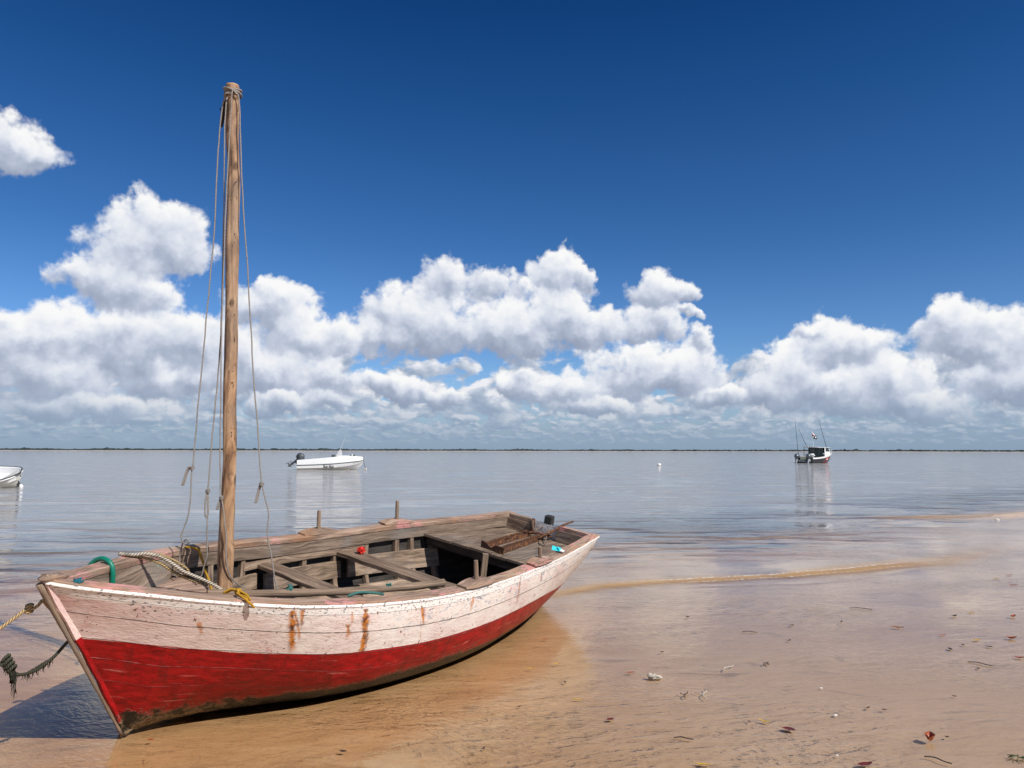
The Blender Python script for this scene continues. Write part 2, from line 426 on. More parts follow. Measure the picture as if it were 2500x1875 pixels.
M_rust = plain('rusty_iron', (0.085, 0.035, 0.018), 0.8, 0.5, 14.0, bump=0.006, c2=(0.33, 0.13, 0.035, 1), amt=0.42)
M_black = plain('weathered_black', (0.02, 0.02, 0.02), 0.7, 0.4, 20.0, bump=0.003)
M_rope = rope_mat('grey_rope', (0.50, 0.46, 0.42, 1), (0.12, 0.10, 0.09, 1))
M_rope_dark = rope_mat('tarred_rope', (0.06, 0.055, 0.05, 1), (0.02, 0.02, 0.02, 1))
M_rope_tan = rope_mat('tan_rope', (0.62, 0.45, 0.22, 1), (0.16, 0.10, 0.045, 1), pitch=0.05)
M_rope_white = rope_mat('striped_rope', (0.60, 0.53, 0.42, 1), (0.13, 0.115, 0.10, 1), strands=2, pitch=0.035, dirt=0.55)
M_rope_yel = rope_mat('yellow_rope', (0.74, 0.42, 0.04, 1), (0.34, 0.17, 0.02, 1), pitch=0.022, dirt=0.1)
M_rope_weed = rope_mat('weedy_rope', (0.085, 0.085, 0.06, 1), (0.025, 0.028, 0.02, 1), dirt=0.6)
M_teal = rope_mat('teal_twine', (0.14, 0.40, 0.36, 1), (0.05, 0.16, 0.15, 1), pitch=0.01)
M_green = plain('green_hose', (0.004, 0.17, 0.11), 0.35, 0.35, 60.0, bump=0.001)
M_white = plain('white_gelcoat', (0.78, 0.78, 0.77), 0.3, 0.03)
M_grey = plain('grey_plastic', (0.055, 0.065, 0.072), 0.45, 0.2)
M_silver = plain('silver_cowl', (0.42, 0.46, 0.48), 0.35, 0.15, metal=0.2)
M_dkhull = plain('dark_hull_paint', (0.018, 0.02, 0.024), 0.35, 0.2)
M_glass = plain('tinted_cabin_glass', (0.02, 0.035, 0.035), 0.08, 0.1)
M_cover = plain('pale_canvas_cover', (0.50, 0.51, 0.52), 0.8, 0.15, 4.0, bump=0.01)
M_red = plain('red_lettering', (0.50, 0.03, 0.03), 0.5, 0.1)
M_yellowish = plain('cream_plastic', (0.62, 0.58, 0.38), 0.5, 0.15)
M_buoy = plain('buoy_plastic', (0.80, 0.78, 0.74), 0.45, 0.1, c2=(0.35, 0.33, 0.25, 1), amt=0.28)

def hull_material():
    m, t, out = new_mat('hull_paint')
    obj = t.n('ShaderNodeTexCoord').outputs['Object']
    uv = t.n('ShaderNodeUVMap', uv_map='UVMap').outputs[0]
    def attr(n): return t.n('ShaderNodeAttribute', attribute_type='GEOMETRY', attribute_name=n).outputs['Fac']
    pz, top, foul = attr('above_red'), attr('below_rail'), attr('above_black')
    u, v = t.sep(uv)[:2]
    s = t.sep(obj)[0]; z = t.sep(obj)[2]
    lens = t.v('MULTIPLY', uv, (1.6, 3.4, 1))
    nA = t.noise(obj, 1.7, 4.0, 0.55); nB = t.noise(obj, 9.0, 6.0, 0.65); nC = t.noise(lens, 7.0, 6.0, 0.65)
    nD = t.noise(obj, 46.0, 4.0, 0.6); nE = t.noise(lens, 26.0, 5.0, 0.6)
    # upper paint: chalky white over old pink
    wc = t.ramp(nC, [(0.30, (0.60, 0.52, 0.47)), (0.44, (0.77, 0.69, 0.635)), (0.62, (0.84, 0.785, 0.735))])
    pinkm = t.m('ADD', t.step(nA, 0.46, 0.68, 0.0, 0.34), t.m('ADD', t.step(s, 0.8, -0.3, 0.0, 0.42), t.step(nB, 0.55, 0.70, 0.0, 0.26)), clamp=True)
    wc = t.mix(pinkm, wc, (0.66, 0.40, 0.385, 1))
    hot = t.m('MULTIPLY', t.step(nB, 0.60, 0.68), t.step(nA, 0.5, 0.6, 0.1, 0.75))
    wc = t.mix(hot, wc, (0.60, 0.24, 0.25, 1))
    # grey-blue undercoat worn through around the shoulder aft
    gb = t.m('MULTIPLY', t.step(nC, 0.53, 0.60), t.m('MULTIPLY', t.step(s, 0.9, 1.8), t.step(top, 0.30, 0.05)))
    wc = t.mix(t.m('MULTIPLY', gb, 0.75), wc, (0.27, 0.29, 0.36, 1))
    # brighter top strake edge with dark flecks
    edge = t.step(t.m('ADD', top, t.m('MULTIPLY', t.m('SUBTRACT', nB, 0.5), 0.035)), 0.062, 0.050)
    wc = t.mix(t.m('MULTIPLY', edge, 0.85), wc, (0.84, 0.82, 0.79, 1))
    fl = t.m('MULTIPLY', t.step(nE, 0.575, 0.605), t.m('ADD', t.m('MULTIPLY', t.step(t.m('ADD', top, t.m('MULTIPLY', t.m('SUBTRACT', nA, 0.5), 0.35)), 0.10, 0.02), 0.9), t.m('MULTIPLY', t.step(nA, 0.50, 0.62), 0.38)), clamp=True)
    wc = t.mix(fl, wc, (0.05, 0.06, 0.085, 1))
    chip = t.m('MULTIPLY', t.step(nD, 0.63, 0.66), t.step(nB, 0.50, 0.56))
    wc = t.mix(chip, wc, (0.20, 0.10, 0.08, 1))
    # rust streaks running down from the fastenings
    wob = t.m('MULTIPLY', t.m('SUBTRACT', t.noise(obj, 16.0, 3.0), 0.5), 0.022)
    wvar = t.lin(t.noise(t.v('MULTIPLY', obj, (9.0, 9.0, 22.0)), 1.0, 3.0), 0.3, 0.7, 0.35, 1.75)
    streak = None
    RUST = [(0.525, 0.615, 0.80, 0.545, 0.020, 1.0), (0.545, 0.630, 0.79, 0.62, 0.010, 0.8), (0.584, 0.613, 0.80, 0.705, 0.010, 0.9), (0.909, 0.926, 0.755, 0.69, 0.008, 0.6),
            (0.905, 0.925, 0.675, 0.612, 0.017, 0.9), (1.004, 1.068, 0.765, 0.465, 0.026, 1.0), (1.04, 1.085, 0.66, 0.50, 0.012, 0.8), (1.482, 1.531, 0.722, 0.60, 0.015, 0.9),
            (1.50, 1.545, 0.61, 0.48, 0.007, 0.35), (2.047, 2.045, 0.70, 0.62, 0.022, 0.7), (2.718, 2.769, 0.748, 0.52, 0.012, 0.65), (3.132, 3.15, 0.712, 0.65, 0.012, 0.7), (0.103, 0.128, 0.735, 0.675, 0.012, 0.8)]
    for i, (s0, s1, z0, z1, wd, st) in enumerate(RUST):
        f = t.lin(z, z0, z1)
        cx = t.m('MULTIPLY_ADD', f, s1 - s0, s0)
        d = t.m('DIVIDE', t.m('ABSOLUTE', t.m('ADD', t.m('SUBTRACT', s, cx), wob)), t.m('MULTIPLY', wvar, wd))
        g = t.m('MULTIPLY', t.step(d, 1.35, 0.2), t.m('MULTIPLY', t.step(z, z1 - 0.05, z1 + 0.03), t.step(z, z0 + 0.012, z0 - 0.004)))
        g = t.m('MULTIPLY', g, st)
        streak = g if streak is None else t.m('MAXIMUM', streak, g)
    brk = t.noise(t.v('MULTIPLY', obj, (95.0, 95.0, 9.0)), 1.0, 5.0, 0.72)
    halo = t.m('MULTIPLY', streak, 0.50)
    streak = t.m('MAXIMUM', halo, t.m('MULTIPLY', streak, t.step(brk, 0.30, 0.46)))
    # keep it to the near side (object y is negative there)
    streak = t.m('MULTIPLY', streak, t.step(t.sep(obj)[1], 0.0, -0.05))
    rc = t.mix(t.step(t.noise(obj, 28.0, 4.0, 0.6), 0.46, 0.60), (0.56, 0.19, 0.02, 1), (0.13, 0.04, 0.015, 1))
    wc = t.mix(streak, wc, rc)
    # red bottom paint
    red = t.ramp(nC, [(0.30, (0.15, 0.003, 0.004)), (0.5, (0.33, 0.004, 0.007)), (0.7, (0.47, 0.009, 0.013))])
    red = t.mix(t.step(nE, 0.62, 0.66, 0.0, 0.35), red, (0.09, 0.006, 0.006, 1))
    red = t.mix(t.m('MULTIPLY', t.step(nB, 0.66, 0.72), 0.35), red, (0.50, 0.16, 0.13, 1))
    drip = t.noise(t.v('MULTIPLY', obj, (13.0, 13.0, 1.6)), 1.0, 5.0, 0.65)
    red = t.mix(t.step(drip, 0.54, 0.66, 0.0, 0.45), red, (0.10, 0.010, 0.008, 1))
    red = t.mix(t.step(nA, 0.50, 0.64, 0.0, 0.35), red, (0.13, 0.012, 0.008, 1))
    scuff = t.m('MULTIPLY', t.step(t.noise(t.v('MULTIPLY', uv, (2.5, 30.0, 1)), 1.0, 6.0, 0.7), 0.60, 0.66), t.step(nA, 0.42, 0.56))
    red = t.mix(t.m('MULTIPLY', scuff, 0.55), red, (0.62, 0.30, 0.26, 1))
    dusty = t.step(s, 2.2, 3.8, 0.0, 0.35)
    red = t.mix(dusty, red, (0.28, 0.055, 0.04, 1))
    # fouled lower strake: black slime, sand and barnacle specks
    fz = t.m('ADD', foul, t.m('MULTIPLY', t.m('SUBTRACT', nB, 0.5), t.lin(s, 0.8, 0.2, 0.10, 0.34)))
    fm = t.step(fz, 0.022, -0.018)
    slime = t.ramp(nB, [(0.35, (0.010, 0.009, 0.007)), (0.55, (0.028, 0.023, 0.016)), (0.7, (0.075, 0.062, 0.040))])
    bow = t.step(s, 0.75, 0.30)
    sandy = t.mix(t.step(nD, 0.42, 0.60), (0.08, 0.055, 0.03, 1), (0.27, 0.20, 0.12, 1))
    slime = t.mix(t.m('MULTIPLY', bow, t.step(nB, 0.44, 0.56)), slime, sandy)
    spec = t.step(t.voro(obj, 75.0), 0.16, 0.10)
    spec = t.m('MULTIPLY', spec, t.step(t.noise(obj, 5.0, 3.0), 0.46, 0.62))
    slime = t.mix(t.m('MULTIPLY', spec, 0.8), slime, (0.42, 0.38, 0.31, 1))
    redb = t.mix(fm, red, slime)
    # thin ragged pale line of barnacles where the slime starts
    ring = t.m('MULTIPLY', t.m('MULTIPLY', t.step(fz, -0.022, 0.004), t.step(fz, 0.034, 0.008)), t.step(nE, 0.46, 0.58, 0.0, 0.40))
    redb = t.mix(ring, redb, (0.45, 0.22, 0.18, 1))
    pzr = t.m('ADD', pz, t.m('MULTIPLY', t.m('SUBTRACT', nB, 0.5), 0.010))
    c = t.mix(t.step(pzr, -0.002, 0.002), redb, wc)
    # plank seams
    seam = None
    for d0, wdt, st in ((0.052, 0.0016, 0.5), (0.170, 0.0028, 0.9), (0.325, 0.0026, 0.7), (0.455, 0.0024, 0.55), (0.60, 0.0024, 0.5)):
        dd = t.m('ABSOLUTE', t.m('ADD', t.m('SUBTRACT', v, d0), t.m('MULTIPLY', t.m('SUBTRACT', nB, 0.5), 0.010)))
        g = t.m('MULTIPLY', t.step(dd, wdt * 1.8, wdt * 0.5), st)
        seam = g if seam is None else t.m('MAXIMUM', seam, g)
    seam = t.m('MULTIPLY', seam, t.step(nC, 0.40, 0.52, 0.35, 1.0))
    c = t.mix(t.m('MULTIPLY', seam, 0.85), c, (0.07, 0.05, 0.045, 1))
    rough = t.mix(t.step(pz, -0.002, 0.002), t.lin(nB, 0.3, 0.7, 0.26, 0.55), 0.82)
    b = pbsdf(t, out, Base_Color=c, Roughness=rough); t.put(b, 'Specular IOR Level', 0.28)
    h = t.m('ADD', t.m('MULTIPLY', nC, 0.45), t.m('ADD', t.m('MULTIPLY', nE, 0.22), t.m('ADD', t.m('MULTIPLY', nB, 0.35), t.m('MULTIPLY', nA, 0.9))))
    h = t.m('SUBTRACT', h, t.m('MULTIPLY', seam, 0.55))
    h = t.m('ADD', h, t.m('MULTIPLY', fm, t.m('MULTIPLY', nD, 0.8)))
    h = t.m('SUBTRACT', h, t.m('MULTIPLY', chip, 0.2))
    bn = t.n('ShaderNodeBump', ins={'Strength': 1.0, 'Distance': 0.010, 'Height': h})
    t.nt.links.new(bn.outputs[0], b.inputs['Normal'])
    return m
M_hull = hull_material()

# ------------------------------------------------------------------ hull form (metres, boat axes: s aft from the stem foot, y to the near side, z up)
SHEER = [(-0.56, 0.022, 0.950), (-0.45, 0.105, 0.932), (-0.3, 0.197, 0.913), (0.1, 0.445, 0.867), (0.5, 0.645, 0.828), (0.9, 0.757, 0.796),
         (1.3, 0.825, 0.772), (1.7, 0.857, 0.753), (2.1, 0.862, 0.746), (2.5, 0.850, 0.754), (2.9, 0.824, 0.766), (3.3, 0.783, 0.776),
         (3.7, 0.728, 0.788), (4.1, 0.664, 0.803), (4.5, 0.594, 0.822), (4.62, 0.572, 0.829)]
SHAPE = [  # s, P1 (y as share of b, z as share of h), P2 (same)
    (-0.56, 0.33, 0.33, 0.66, 0.66), (-0.2, 0.27, 0.30, 0.60, 0.66), (0.1, 0.30, 0.14, 0.62, 0.52), (0.5, 0.46, 0.04, 0.76, 0.42),
    (1.0, 0.70, 0.01, 0.93, 0.27), (1.6, 0.84, 0.0, 0.975, 0.24), (2.3, 0.88, 0.0, 0.985, 0.24), (3.0, 0.76, 0.0, 0.95, 0.26),
    (3.6, 0.60, 0.01, 0.90, 0.32), (4.1, 0.42, 0.05, 0.84, 0.42), (4.62, 0.22, 0.16, 0.76, 0.50)]
def lerp_table(tab, s):
    """Catmull-Rom interpolation of a table whose first column is s"""
    if s <= tab[0][0]: return tab[0][1:]
    if s >= tab[-1][0]: return tab[-1][1:]
    i = 0
    while tab[i + 1][0] < s: i += 1
    p0, p1, p2, p3 = tab[max(i - 1, 0)], tab[i], tab[i + 1], tab[min(i + 2, len(tab) - 1)]
    h = p2[0] - p1[0]; t = (s - p1[0]) / h
    out = []
    for k in range(1, len(p1)):
        m1 = (p2[k] - p0[k]) / (p2[0] - p0[0]) * h
        m2 = (p3[k] - p1[k]) / (p3[0] - p1[0]) * h
        t2, t3 = t * t, t * t * t
        out.append((2*t3 - 3*t2 + 1) * p1[k] + (t3 - 2*t2 + t) * m1 + (-2*t3 + 3*t2) * p2[k] + (t3 - t2) * m2)
    return out
def keel(s):
    if s < 0.06:                                   # raked stem
        z = -1.69 * s + 0.012
        return max(z, 0.0) if s > 0 else z
    return 0.0 + 0.03 * max(0.0, (s - 4.0) / 0.62) ** 2
def section(s, t):
    b, zs = lerp_table(SHEER, s)
    a1, c1, a2, c2 = lerp_table(SHAPE, s)
    zk = min(keel(s), zs - 0.002); h = zs - zk
    w0, w1, w2, w3 = (1-t)**3, 3*t*(1-t)**2, 3*t*t*(1-t), t**3
    return (b * (a1 * w1 + a2 * w2 + w3), zk + h * (c1 * w1 + c2 * w2 + w3))
def half_breadth(s, z):
    lo, hi = 0.0, 1.0
    for _ in range(24):
        mid = (lo + hi) / 2
        if section(s, mid)[1] < z: lo = mid
        else: hi = mid
    return section(s, lo)[0]


# ------------------------------------------------------------------ the wooden boat
TH, PH = R(57.24), R(10.0)
FOOT = Vector((-2.2055, 4.521, 0.0))
ax_ = Vector((math.cos(TH), math.sin(TH), 0)); nx_ = Vector((math.sin(TH), -math.cos(TH), 0)); kz_ = Vector((0, 0, 1))
nearv = nx_ * math.cos(PH) - kz_ * math.sin(PH); upv = kz_ * math.cos(PH) + nx_ * math.sin(PH)
BM_ = Matrix((ax_, -nearv, upv)).transposed().to_4x4(); BM_.translation = FOOT
BI_ = BM_.inverted()
def B(s, y, z): return Vector((s, -y, z))                       # boat axes -> object axes
def W2B(p): return BI_ @ Vector(p)                               # world -> object axes
def BW(s, y, z): return BM_ @ B(s, y, z)                         # boat axes -> world

boat = empty('wooden_boat', BM_)
tag(boat, 'weathered wooden sailing boat, white over red, beached in the shallows with a bare mast', 'boat')

REDLINE = [(-0.56, 0.64), (-0.344, 0.621), (-0.088, 0.595), (0.061, 0.577), (0.32, 0.536), (0.71, 0.498), (0.95, 0.48), (1.23, 0.469),
           (1.585, 0.449), (1.92, 0.443), (2.32, 0.442), (2.84, 0.449), (3.14, 0.455), (3.56, 0.445), (4.07, 0.40), (4.62, 0.37)]
BLACKLINE = [(-0.56, 0.12), (0.0, 0.12), (0.12, 0.13), (0.45, 0.16), (0.8, 0.19), (1.1, 0.215), (1.4, 0.235), (1.85, 0.25), (2.5, 0.232), (3.16, 0.215), (4.0, 0.17), (4.62, 0.15)]
def hull_shell():
    mb = MB(); NS, NTT = 150, 46
    red, low, blk = [], [], []
    S = [-0.56 + (4.62 + 0.56) * (i / NS) for i in range(NS + 1)]
    T = [j / NTT for j in range(NTT + 1)]
    for side in (1, -1):
        rows = []; girths = []
        for s in S:
            pts = [section(s, t) for t in T]
            g = [0.0]
            for k in range(NTT, 0, -1):
                g.append(g[-1] + math.hypot(pts[k][0] - pts[k-1][0], pts[k][1] - pts[k-1][1]))
            g.reverse(); girths.append(g)
            zs = pts[-1][1]; row = []
            for k, (y, z) in enumerate(pts):
                # each strake stands a hair proud of the one below it
                st = 0.0025 * math.sin(g[k] * 14.0) + 0.004 * mnoise.noise(Vector((s * 1.7, g[k] * 3, side * 5.0)))
                row.append(B(s, side * max(0.0, y + st * min(1, y * 8)), z))
                red.append(z - lerp_table(REDLINE, s)[0]); low.append(zs - z); blk.append(z - lerp_table(BLACKLINE, s)[0])
            rows.append(row)
        mb.grid(rows, lambda i, j: (S[i], girths[min(i, NS)][min(j, NTT)]))
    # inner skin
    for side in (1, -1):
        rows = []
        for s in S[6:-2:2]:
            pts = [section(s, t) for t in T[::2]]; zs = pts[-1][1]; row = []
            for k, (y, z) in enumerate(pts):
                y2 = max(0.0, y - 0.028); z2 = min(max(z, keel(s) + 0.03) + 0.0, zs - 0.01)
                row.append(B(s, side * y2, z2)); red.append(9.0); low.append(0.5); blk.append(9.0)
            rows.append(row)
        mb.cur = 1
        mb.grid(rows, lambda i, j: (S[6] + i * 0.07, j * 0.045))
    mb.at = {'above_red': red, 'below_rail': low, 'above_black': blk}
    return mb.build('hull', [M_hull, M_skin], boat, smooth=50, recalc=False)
hull_o = hull_shell()

# stem post: raked bar proud of the planking, painted like the hull
def stem():
    mb = MB(); rows = []; red = []; low = []; blk = []
    for i in range(26):
        f = i / 25; s = 0.02 - 0.575 * f; z = 0.0 + 0.958 * f
        w = 0.017 + 0.011 * f
        c = Vector((s, 0, z)); fwd = Vector((-0.86, 0, -0.51)); d0 = -0.035; d1 = 0.012 + 0.005 * math.sin(f * 9) + 0.003 * math.sin(f * 31)
        row = []
        for (a, b) in ((-w, d0), (-w * 0.92, d1 * 0.55), (-w * 0.5, d1), (w * 0.5, d1), (w * 0.92, d1 * 0.55), (w, d0)):
            row.append(c + fwd * (b + 0.004 * mnoise.noise(Vector((z * 9, a * 60, 2)))) + Vector((0, a * (1 + 0.18 * mnoise.noise(Vector((z * 7, a * 50, 7)))), 0)))
            red.append(z - lerp_table(REDLINE, max(s, -0.56))[0]); low.append(0.10 + 0.04 * math.sin(z * 17 + b * 60)); blk.append(z - 0.10)
        rows.append(row)
    mb.grid(rows, lambda i, j: (i * 0.04, j * 0.05 + 0.7), close=True)
    n = 6
    mb.face([0, 1, 2, 3, 4, 5]); mb.face([25 * n + k for k in (5, 4, 3, 2, 1, 0)])
    mb.at = {'above_red': red, 'below_rail': low, 'above_black': blk}
    return mb.build('stem_post', [M_hull], boat, smooth=40)
stem()

# worn timber edge down the front of the stem
mb = MB(); mb.tube([Vector((0.02 - 0.575 * f - 0.022, 0.0, 0.0 + 0.955 * f - 0.013)) for f in [k / 20 for k in range(21)]], [0.009 + 0.010 * (k / 20) ** 2 + 0.005 * mnoise.noise(Vector((k * 0.7, 1, 0))) for k in range(21)], 7)
mb.build('stem_edge', M_inner, boat, smooth=True)
# transom with its planks
mb = MB(); red = []; low = []; blk = []
rows = []
for x_off in (0.0, -0.03):
    for k in range(1):
        pass
outl = [section(4.62, t) for t in [j / 30 for j in range(31)]]
zs_t = outl[-1][1]
for xo in (4.622, 4.588):
    row = [B(xo, y - 0.002, z) for (y, z) in reversed(outl)] + [B(xo, -y + 0.002, z) for (y, z) in outl[1:]]
    rows.append(row)
    for p in row:
        red.append(p.z - 0.37); low.append(zs_t - p.z); blk.append(p.z - 0.15)
nn = len(rows[0])
base = mb.grid(rows, lambda i, j: (4.6, j * 0.03))
mb.face(list(range(0, nn)), [(rows[0][k].y, zs_t - rows[0][k].z) for k in range(nn)]); mb.face(list(range(2 * nn - 1, nn - 1, -1)), [(rows[0][k].y, rows[0][k].z) for k in range(nn)])
mb.at = {'above_red': red, 'below_rail': low, 'above_black': blk}
mb.build('transom', [M_hull], boat)

# cap rails: one long plank each side, butt-jointed at the stem
def rail(side):
    mb = MB(); rows = []; us = []
    N = 110; n = 6
    for i in range(N + 1):
        s = -0.56 + (4.64 + 0.56) * i / N
        b, zs = lerp_table(SHEER, max(-0.56, min(s, 4.62)))
        wd = min(0.115, max(0.03, b + 0.016)) if s < 0.1 else 0.115
        jit = 0.0025 * mnoise.noise(Vector((s * 5, side * 3.0, 0))); jz = 0.003 * mnoise.noise(Vector((s * 4, side * 9.0, 4)))
        yo = b + 0.004 + jit; yi = b + 0.012 - wd + jit * 0.5
        rows.append([B(s, side * yo, zs - 0.004), B(s, side * (yo - 0.001), zs + 0.012 + jz), B(s, side * (yo - 0.010), zs + 0.024 + jz),
                     B(s, side * (yi + 0.008), zs + 0.026 + jz), B(s, side * yi, zs + 0.018 + jz), B(s, side * yi, zs - 0.014)]); us.append(s)
    vv = [0, 0.016, 0.04, 0.12, 0.14, 0.17, 0.28]
    base = len(mb.v)
    for r in rows: mb.v += [tuple(p) for p in r]
    for i in range(N):
        for j in range(n):
            a, b2, c, d = i * n + j, i * n + (j + 1) % n, (i + 1) * n + (j + 1) % n, (i + 1) * n + j
            mb.cur = 1 if j == 0 else 0            # the outer edge carries the hull's white paint
            o_ = 0 if j == 0 else side
            mb.face([a, b2, c, d], [(us[i], vv[j] + o_), (us[i], vv[j + 1] + o_), (us[i + 1], vv[j + 1] + o_), (us[i + 1], vv[j] + o_)])
    mb.cur = 0
    mb.face([k for k in range(n)]); mb.face([N * n + k for k in range(n - 1, -1, -1)])
    nv = len(mb.v)
    mb.at = {'above_red': [0.4] * nv, 'below_rail': [0.012] * nv, 'above_black': [0.6] * nv}
    return mb.build('cap_rail', [M_rail, M_hull], boat, smooth=35)
rail(1); rail(-1)
# inner clamp plank hanging under each rail
def clamp_plank(side):
    mb = MB(); rows = []; us = []
    N = 90
    for i in range(N + 1):
        s = -0.30 + (4.56 + 0.30) * i / N
        b, zs = lerp_table(SHEER, s); y = b - 0.098
        if y < 0.01: y = 0.01
        dp = 0.118 + 0.004 * mnoise.noise(Vector((s * 3, side, 7)))
        if s < 0.62: dp = 0.118 + 0.09 * min(1, (0.62 - s) * 6)
        yb = max(0.004, min(y + 0.008, half_breadth(s, zs - dp) - 0.052))
        rows.append([B(s, side * y, zs - 0.0145), B(s, side * (y + 0.022), zs - 0.0145), B(s, side * (yb + 0.022), zs - dp), B(s, side * yb, zs - dp)])
        us.append(s)
    vv = [0.0, 0.05, 0.2, 0.25, 0.4]
    base = mb.grid(rows, lambda i, j: (us[i], vv[j] + side * 2), close=True)
    mb.face([base + k for k in range(4)]); mb.face([base + N * 4 + k for k in range(3, -1, -1)])
    return mb.build('rail_clamp', M_clamp, boat, smooth=35)
clamp_plank(1); clamp_plank(-1)
# breasthook knob at the bow
mb = MB(); mb.blob(B(-0.515, 0.0, 0.965), 0.048, 14, 8, (1.45, 0.85, 0.40), 0.55, 3)
mb.build('breasthook', M_rail, boat, smooth=True)

# ribs: sawn frames following the inner skin, both sides
def rib(s, wide=0.045, deep=0.042, topcut=0.02):
    for side in (1, -1):
        mb = MB(); rows = []
        ts = [0.04 + 0.93 * k / 22 for k in range(23)]
        for k, t in enumerate(ts):
            y, z = section(s, t); y2, z2 = section(s, min(1, t + 0.02))
            ty, tz = y2 - y, z2 - z; L = math.hypot(ty, tz) or 1; ny, nz = -tz / L, ty / L   # inward normal
            o1 = 0.029; o2 = 0.029 + deep
            rows.append([B(s - wide / 2, side * (y + ny * o1), z + nz * o1), B(s + wide / 2, side * (y + ny * o1), z + nz * o1),
                         B(s + wide / 2, side * (y + ny * o2), z + nz * o2), B(s - wide / 2, side * (y + ny * o2), z + nz * o2)])
        base = mb.grid(rows, lambda i, j: (i * 0.05, j * 0.045), close=True)
        mb.face([base + k for k in range(4)]); mb.face([base + 22 * 4 + k for k in range(3, -1, -1)])
        mb.build('rib', M_rib, boat, smooth=35)
for s in (0.95, 1.27, 1.60, 1.95, 2.30, 2.66, 3.02, 3.22, 3.46):
    rib(s + random.uniform(-0.02, 0.02), wide=random.uniform(0.04, 0.055))

# inside planking fixed over the ribs: (s from, s to, z low, z high, inset)
def ceiling_plank(name, side, s0, s1, zl, zh, inset=0.076, slope=0.0, mat=None):
    mb = MB(); rows = []; N = 24; us = []
    for i in range(N + 1):
        s = s0 + (s1 - s0) * i / N
        a, b2 = zl + slope * (s - s0), zh + slope * (s - s0)
        yl = half_breadth(s, a) - inset; yh = half_breadth(s, b2) - inset
        rows.append([B(s, side * yh, b2), B(s, side * (yh + 0.02), b2), B(s, side * (yl + 0.02), a), B(s, side * yl, a)]); us.append(s)
    vv = [0, 0.03, 0.03 + zh - zl, 0.06 + zh - zl, 0.06 + 2 * (zh - zl)]
    base = mb.grid(rows, lambda i, j: (us[i], vv[j]), close=True)
    mb.face([base + k for k in range(4)]); mb.face([base + N * 4 + k for k in range(3, -1, -1)])
    return mb.build(name, mat or M_inner, boat, smooth=30, bevel=0.0)
for sd in (1, -1):
    ceiling_plank('stringer', sd, 1.28, 2.62, 0.570, 0.626, 0.080)
    ceiling_plank('lining_plank', sd, 0.78, 1.42, 0.42, 0.53, 0.078)
    ceiling_plank('lining_plank', sd, 1.50, 2.34, 0.375, 0.515, 0.078)
    ceiling_plank('lining_plank', sd, 2.42, 3.52, 0.365, 0.53, 0.080, slope=0.01)
    ceiling_plank('lining_plank', sd, 2.30, 3.3, 0.19, 0.30, 0.115)
    ceiling_plank('lining_plank', sd, 1.15, 2.2, 0.19, 0.29, 0.115)
# floor boards
for k, y in enumerate((-0.30, -0.10, 0.10, 0.30)):
    mb = MB(); mb.board(B(0.85 + abs(y) * 1.6, y, 0.105), B(3.6 - abs(y) * 0.8, y, 0.105), 0.17, 0.022, jit=0.003, n=14, seed=k)
    mb.build('floor_board', M_inner, boat, smooth=30)

# fore deck: planks ending at the mast beam
def inner_y(s, z): return half_breadth(s, z) - 0.030
def deck_patch(name, s0, s1, y0f, y1f, z, mat, thick=0.022, rag=0.0, seed=0):
    mb = MB(); rows = []; us = []; N = 22; rnd = random.Random(seed)
    for i in range(N + 1):
        s = s0 + (s1 - s0) * i / N; yb = inner_y(s, z) - 0.004
        a = max(-yb, min(yb, y0f)); b2 = max(-yb, min(yb, y1f))
        if b2 - a < 0.004: b2 = a + 0.004
        zz = z + 0.002 * mnoise.noise(Vector((s * 4, y0f * 9, 1)))
        sx = s + (rnd.uniform(-rag, rag) if i in (0,) else 0)
        rows.append([B(sx, a, zz), B(sx, b2, zz), B(sx, b2, zz - thick), B(sx, a, zz - thick)]); us.append(s)
    vv = [0, y1f - y0f, y1f - y0f + thick, 2 * (y1f - y0f), 2 * (y1f - y0f) + thick]
    base = mb.grid(rows, lambda i, j: (us[i] + y0f * 3, vv[j] + y0f), close=True)
    mb.face([base + k for k in range(4)]); mb.face([base + N * 4 + k for k in range(3, -1, -1)])
    return mb.build(name, mat, boat, smooth=30)
M_fore = wood('foredeck_timber', (0.17, 0.11, 0.085), (0.32, 0.215, 0.165), (0.44, 0.32, 0.255), pink=0.12)
ys = [-0.66, -0.46, -0.27, -0.06, 0.15, 0.36, 0.62]
for k in range(len(ys) - 1):
    deck_patch('fore_deck_plank', -0.28, 0.655 + random.uniform(-0.006, 0.006), ys[k] + 0.003, ys[k+1] - 0.003, 0.655 + 0.002 * (k % 2), M_fore, seed=k)
mb = MB(); mb.board(B(0.665, -0.585, 0.632), B(0.665, 0.585, 0.632), 0.07, 0.09, jit=0.003, seed=4); mb.build('mast_beam', M_seat, boat, smooth=30)
# aft deck
ys = [-0.74, -0.55, -0.34, -0.13, 0.10, 0.30, 0.52, 0.74]
for k in range(len(ys) - 1):
    deck_patch('aft_deck_plank', 3.345 + random.uniform(-0.004, 0.004), 4.575, ys[k] + 0.003, ys[k+1] - 0.003, 0.684 + 0.0035 * (k % 2), M_deck, rag=0.008, seed=20 + k)
mb = MB(); mb.board(B(3.43, -0.69, 0.659), B(3.43, 0.69, 0.659), 0.045, 0.085, jit=0.003, seed=9); mb.build('deck_beam', M_skin, boat, smooth=30)
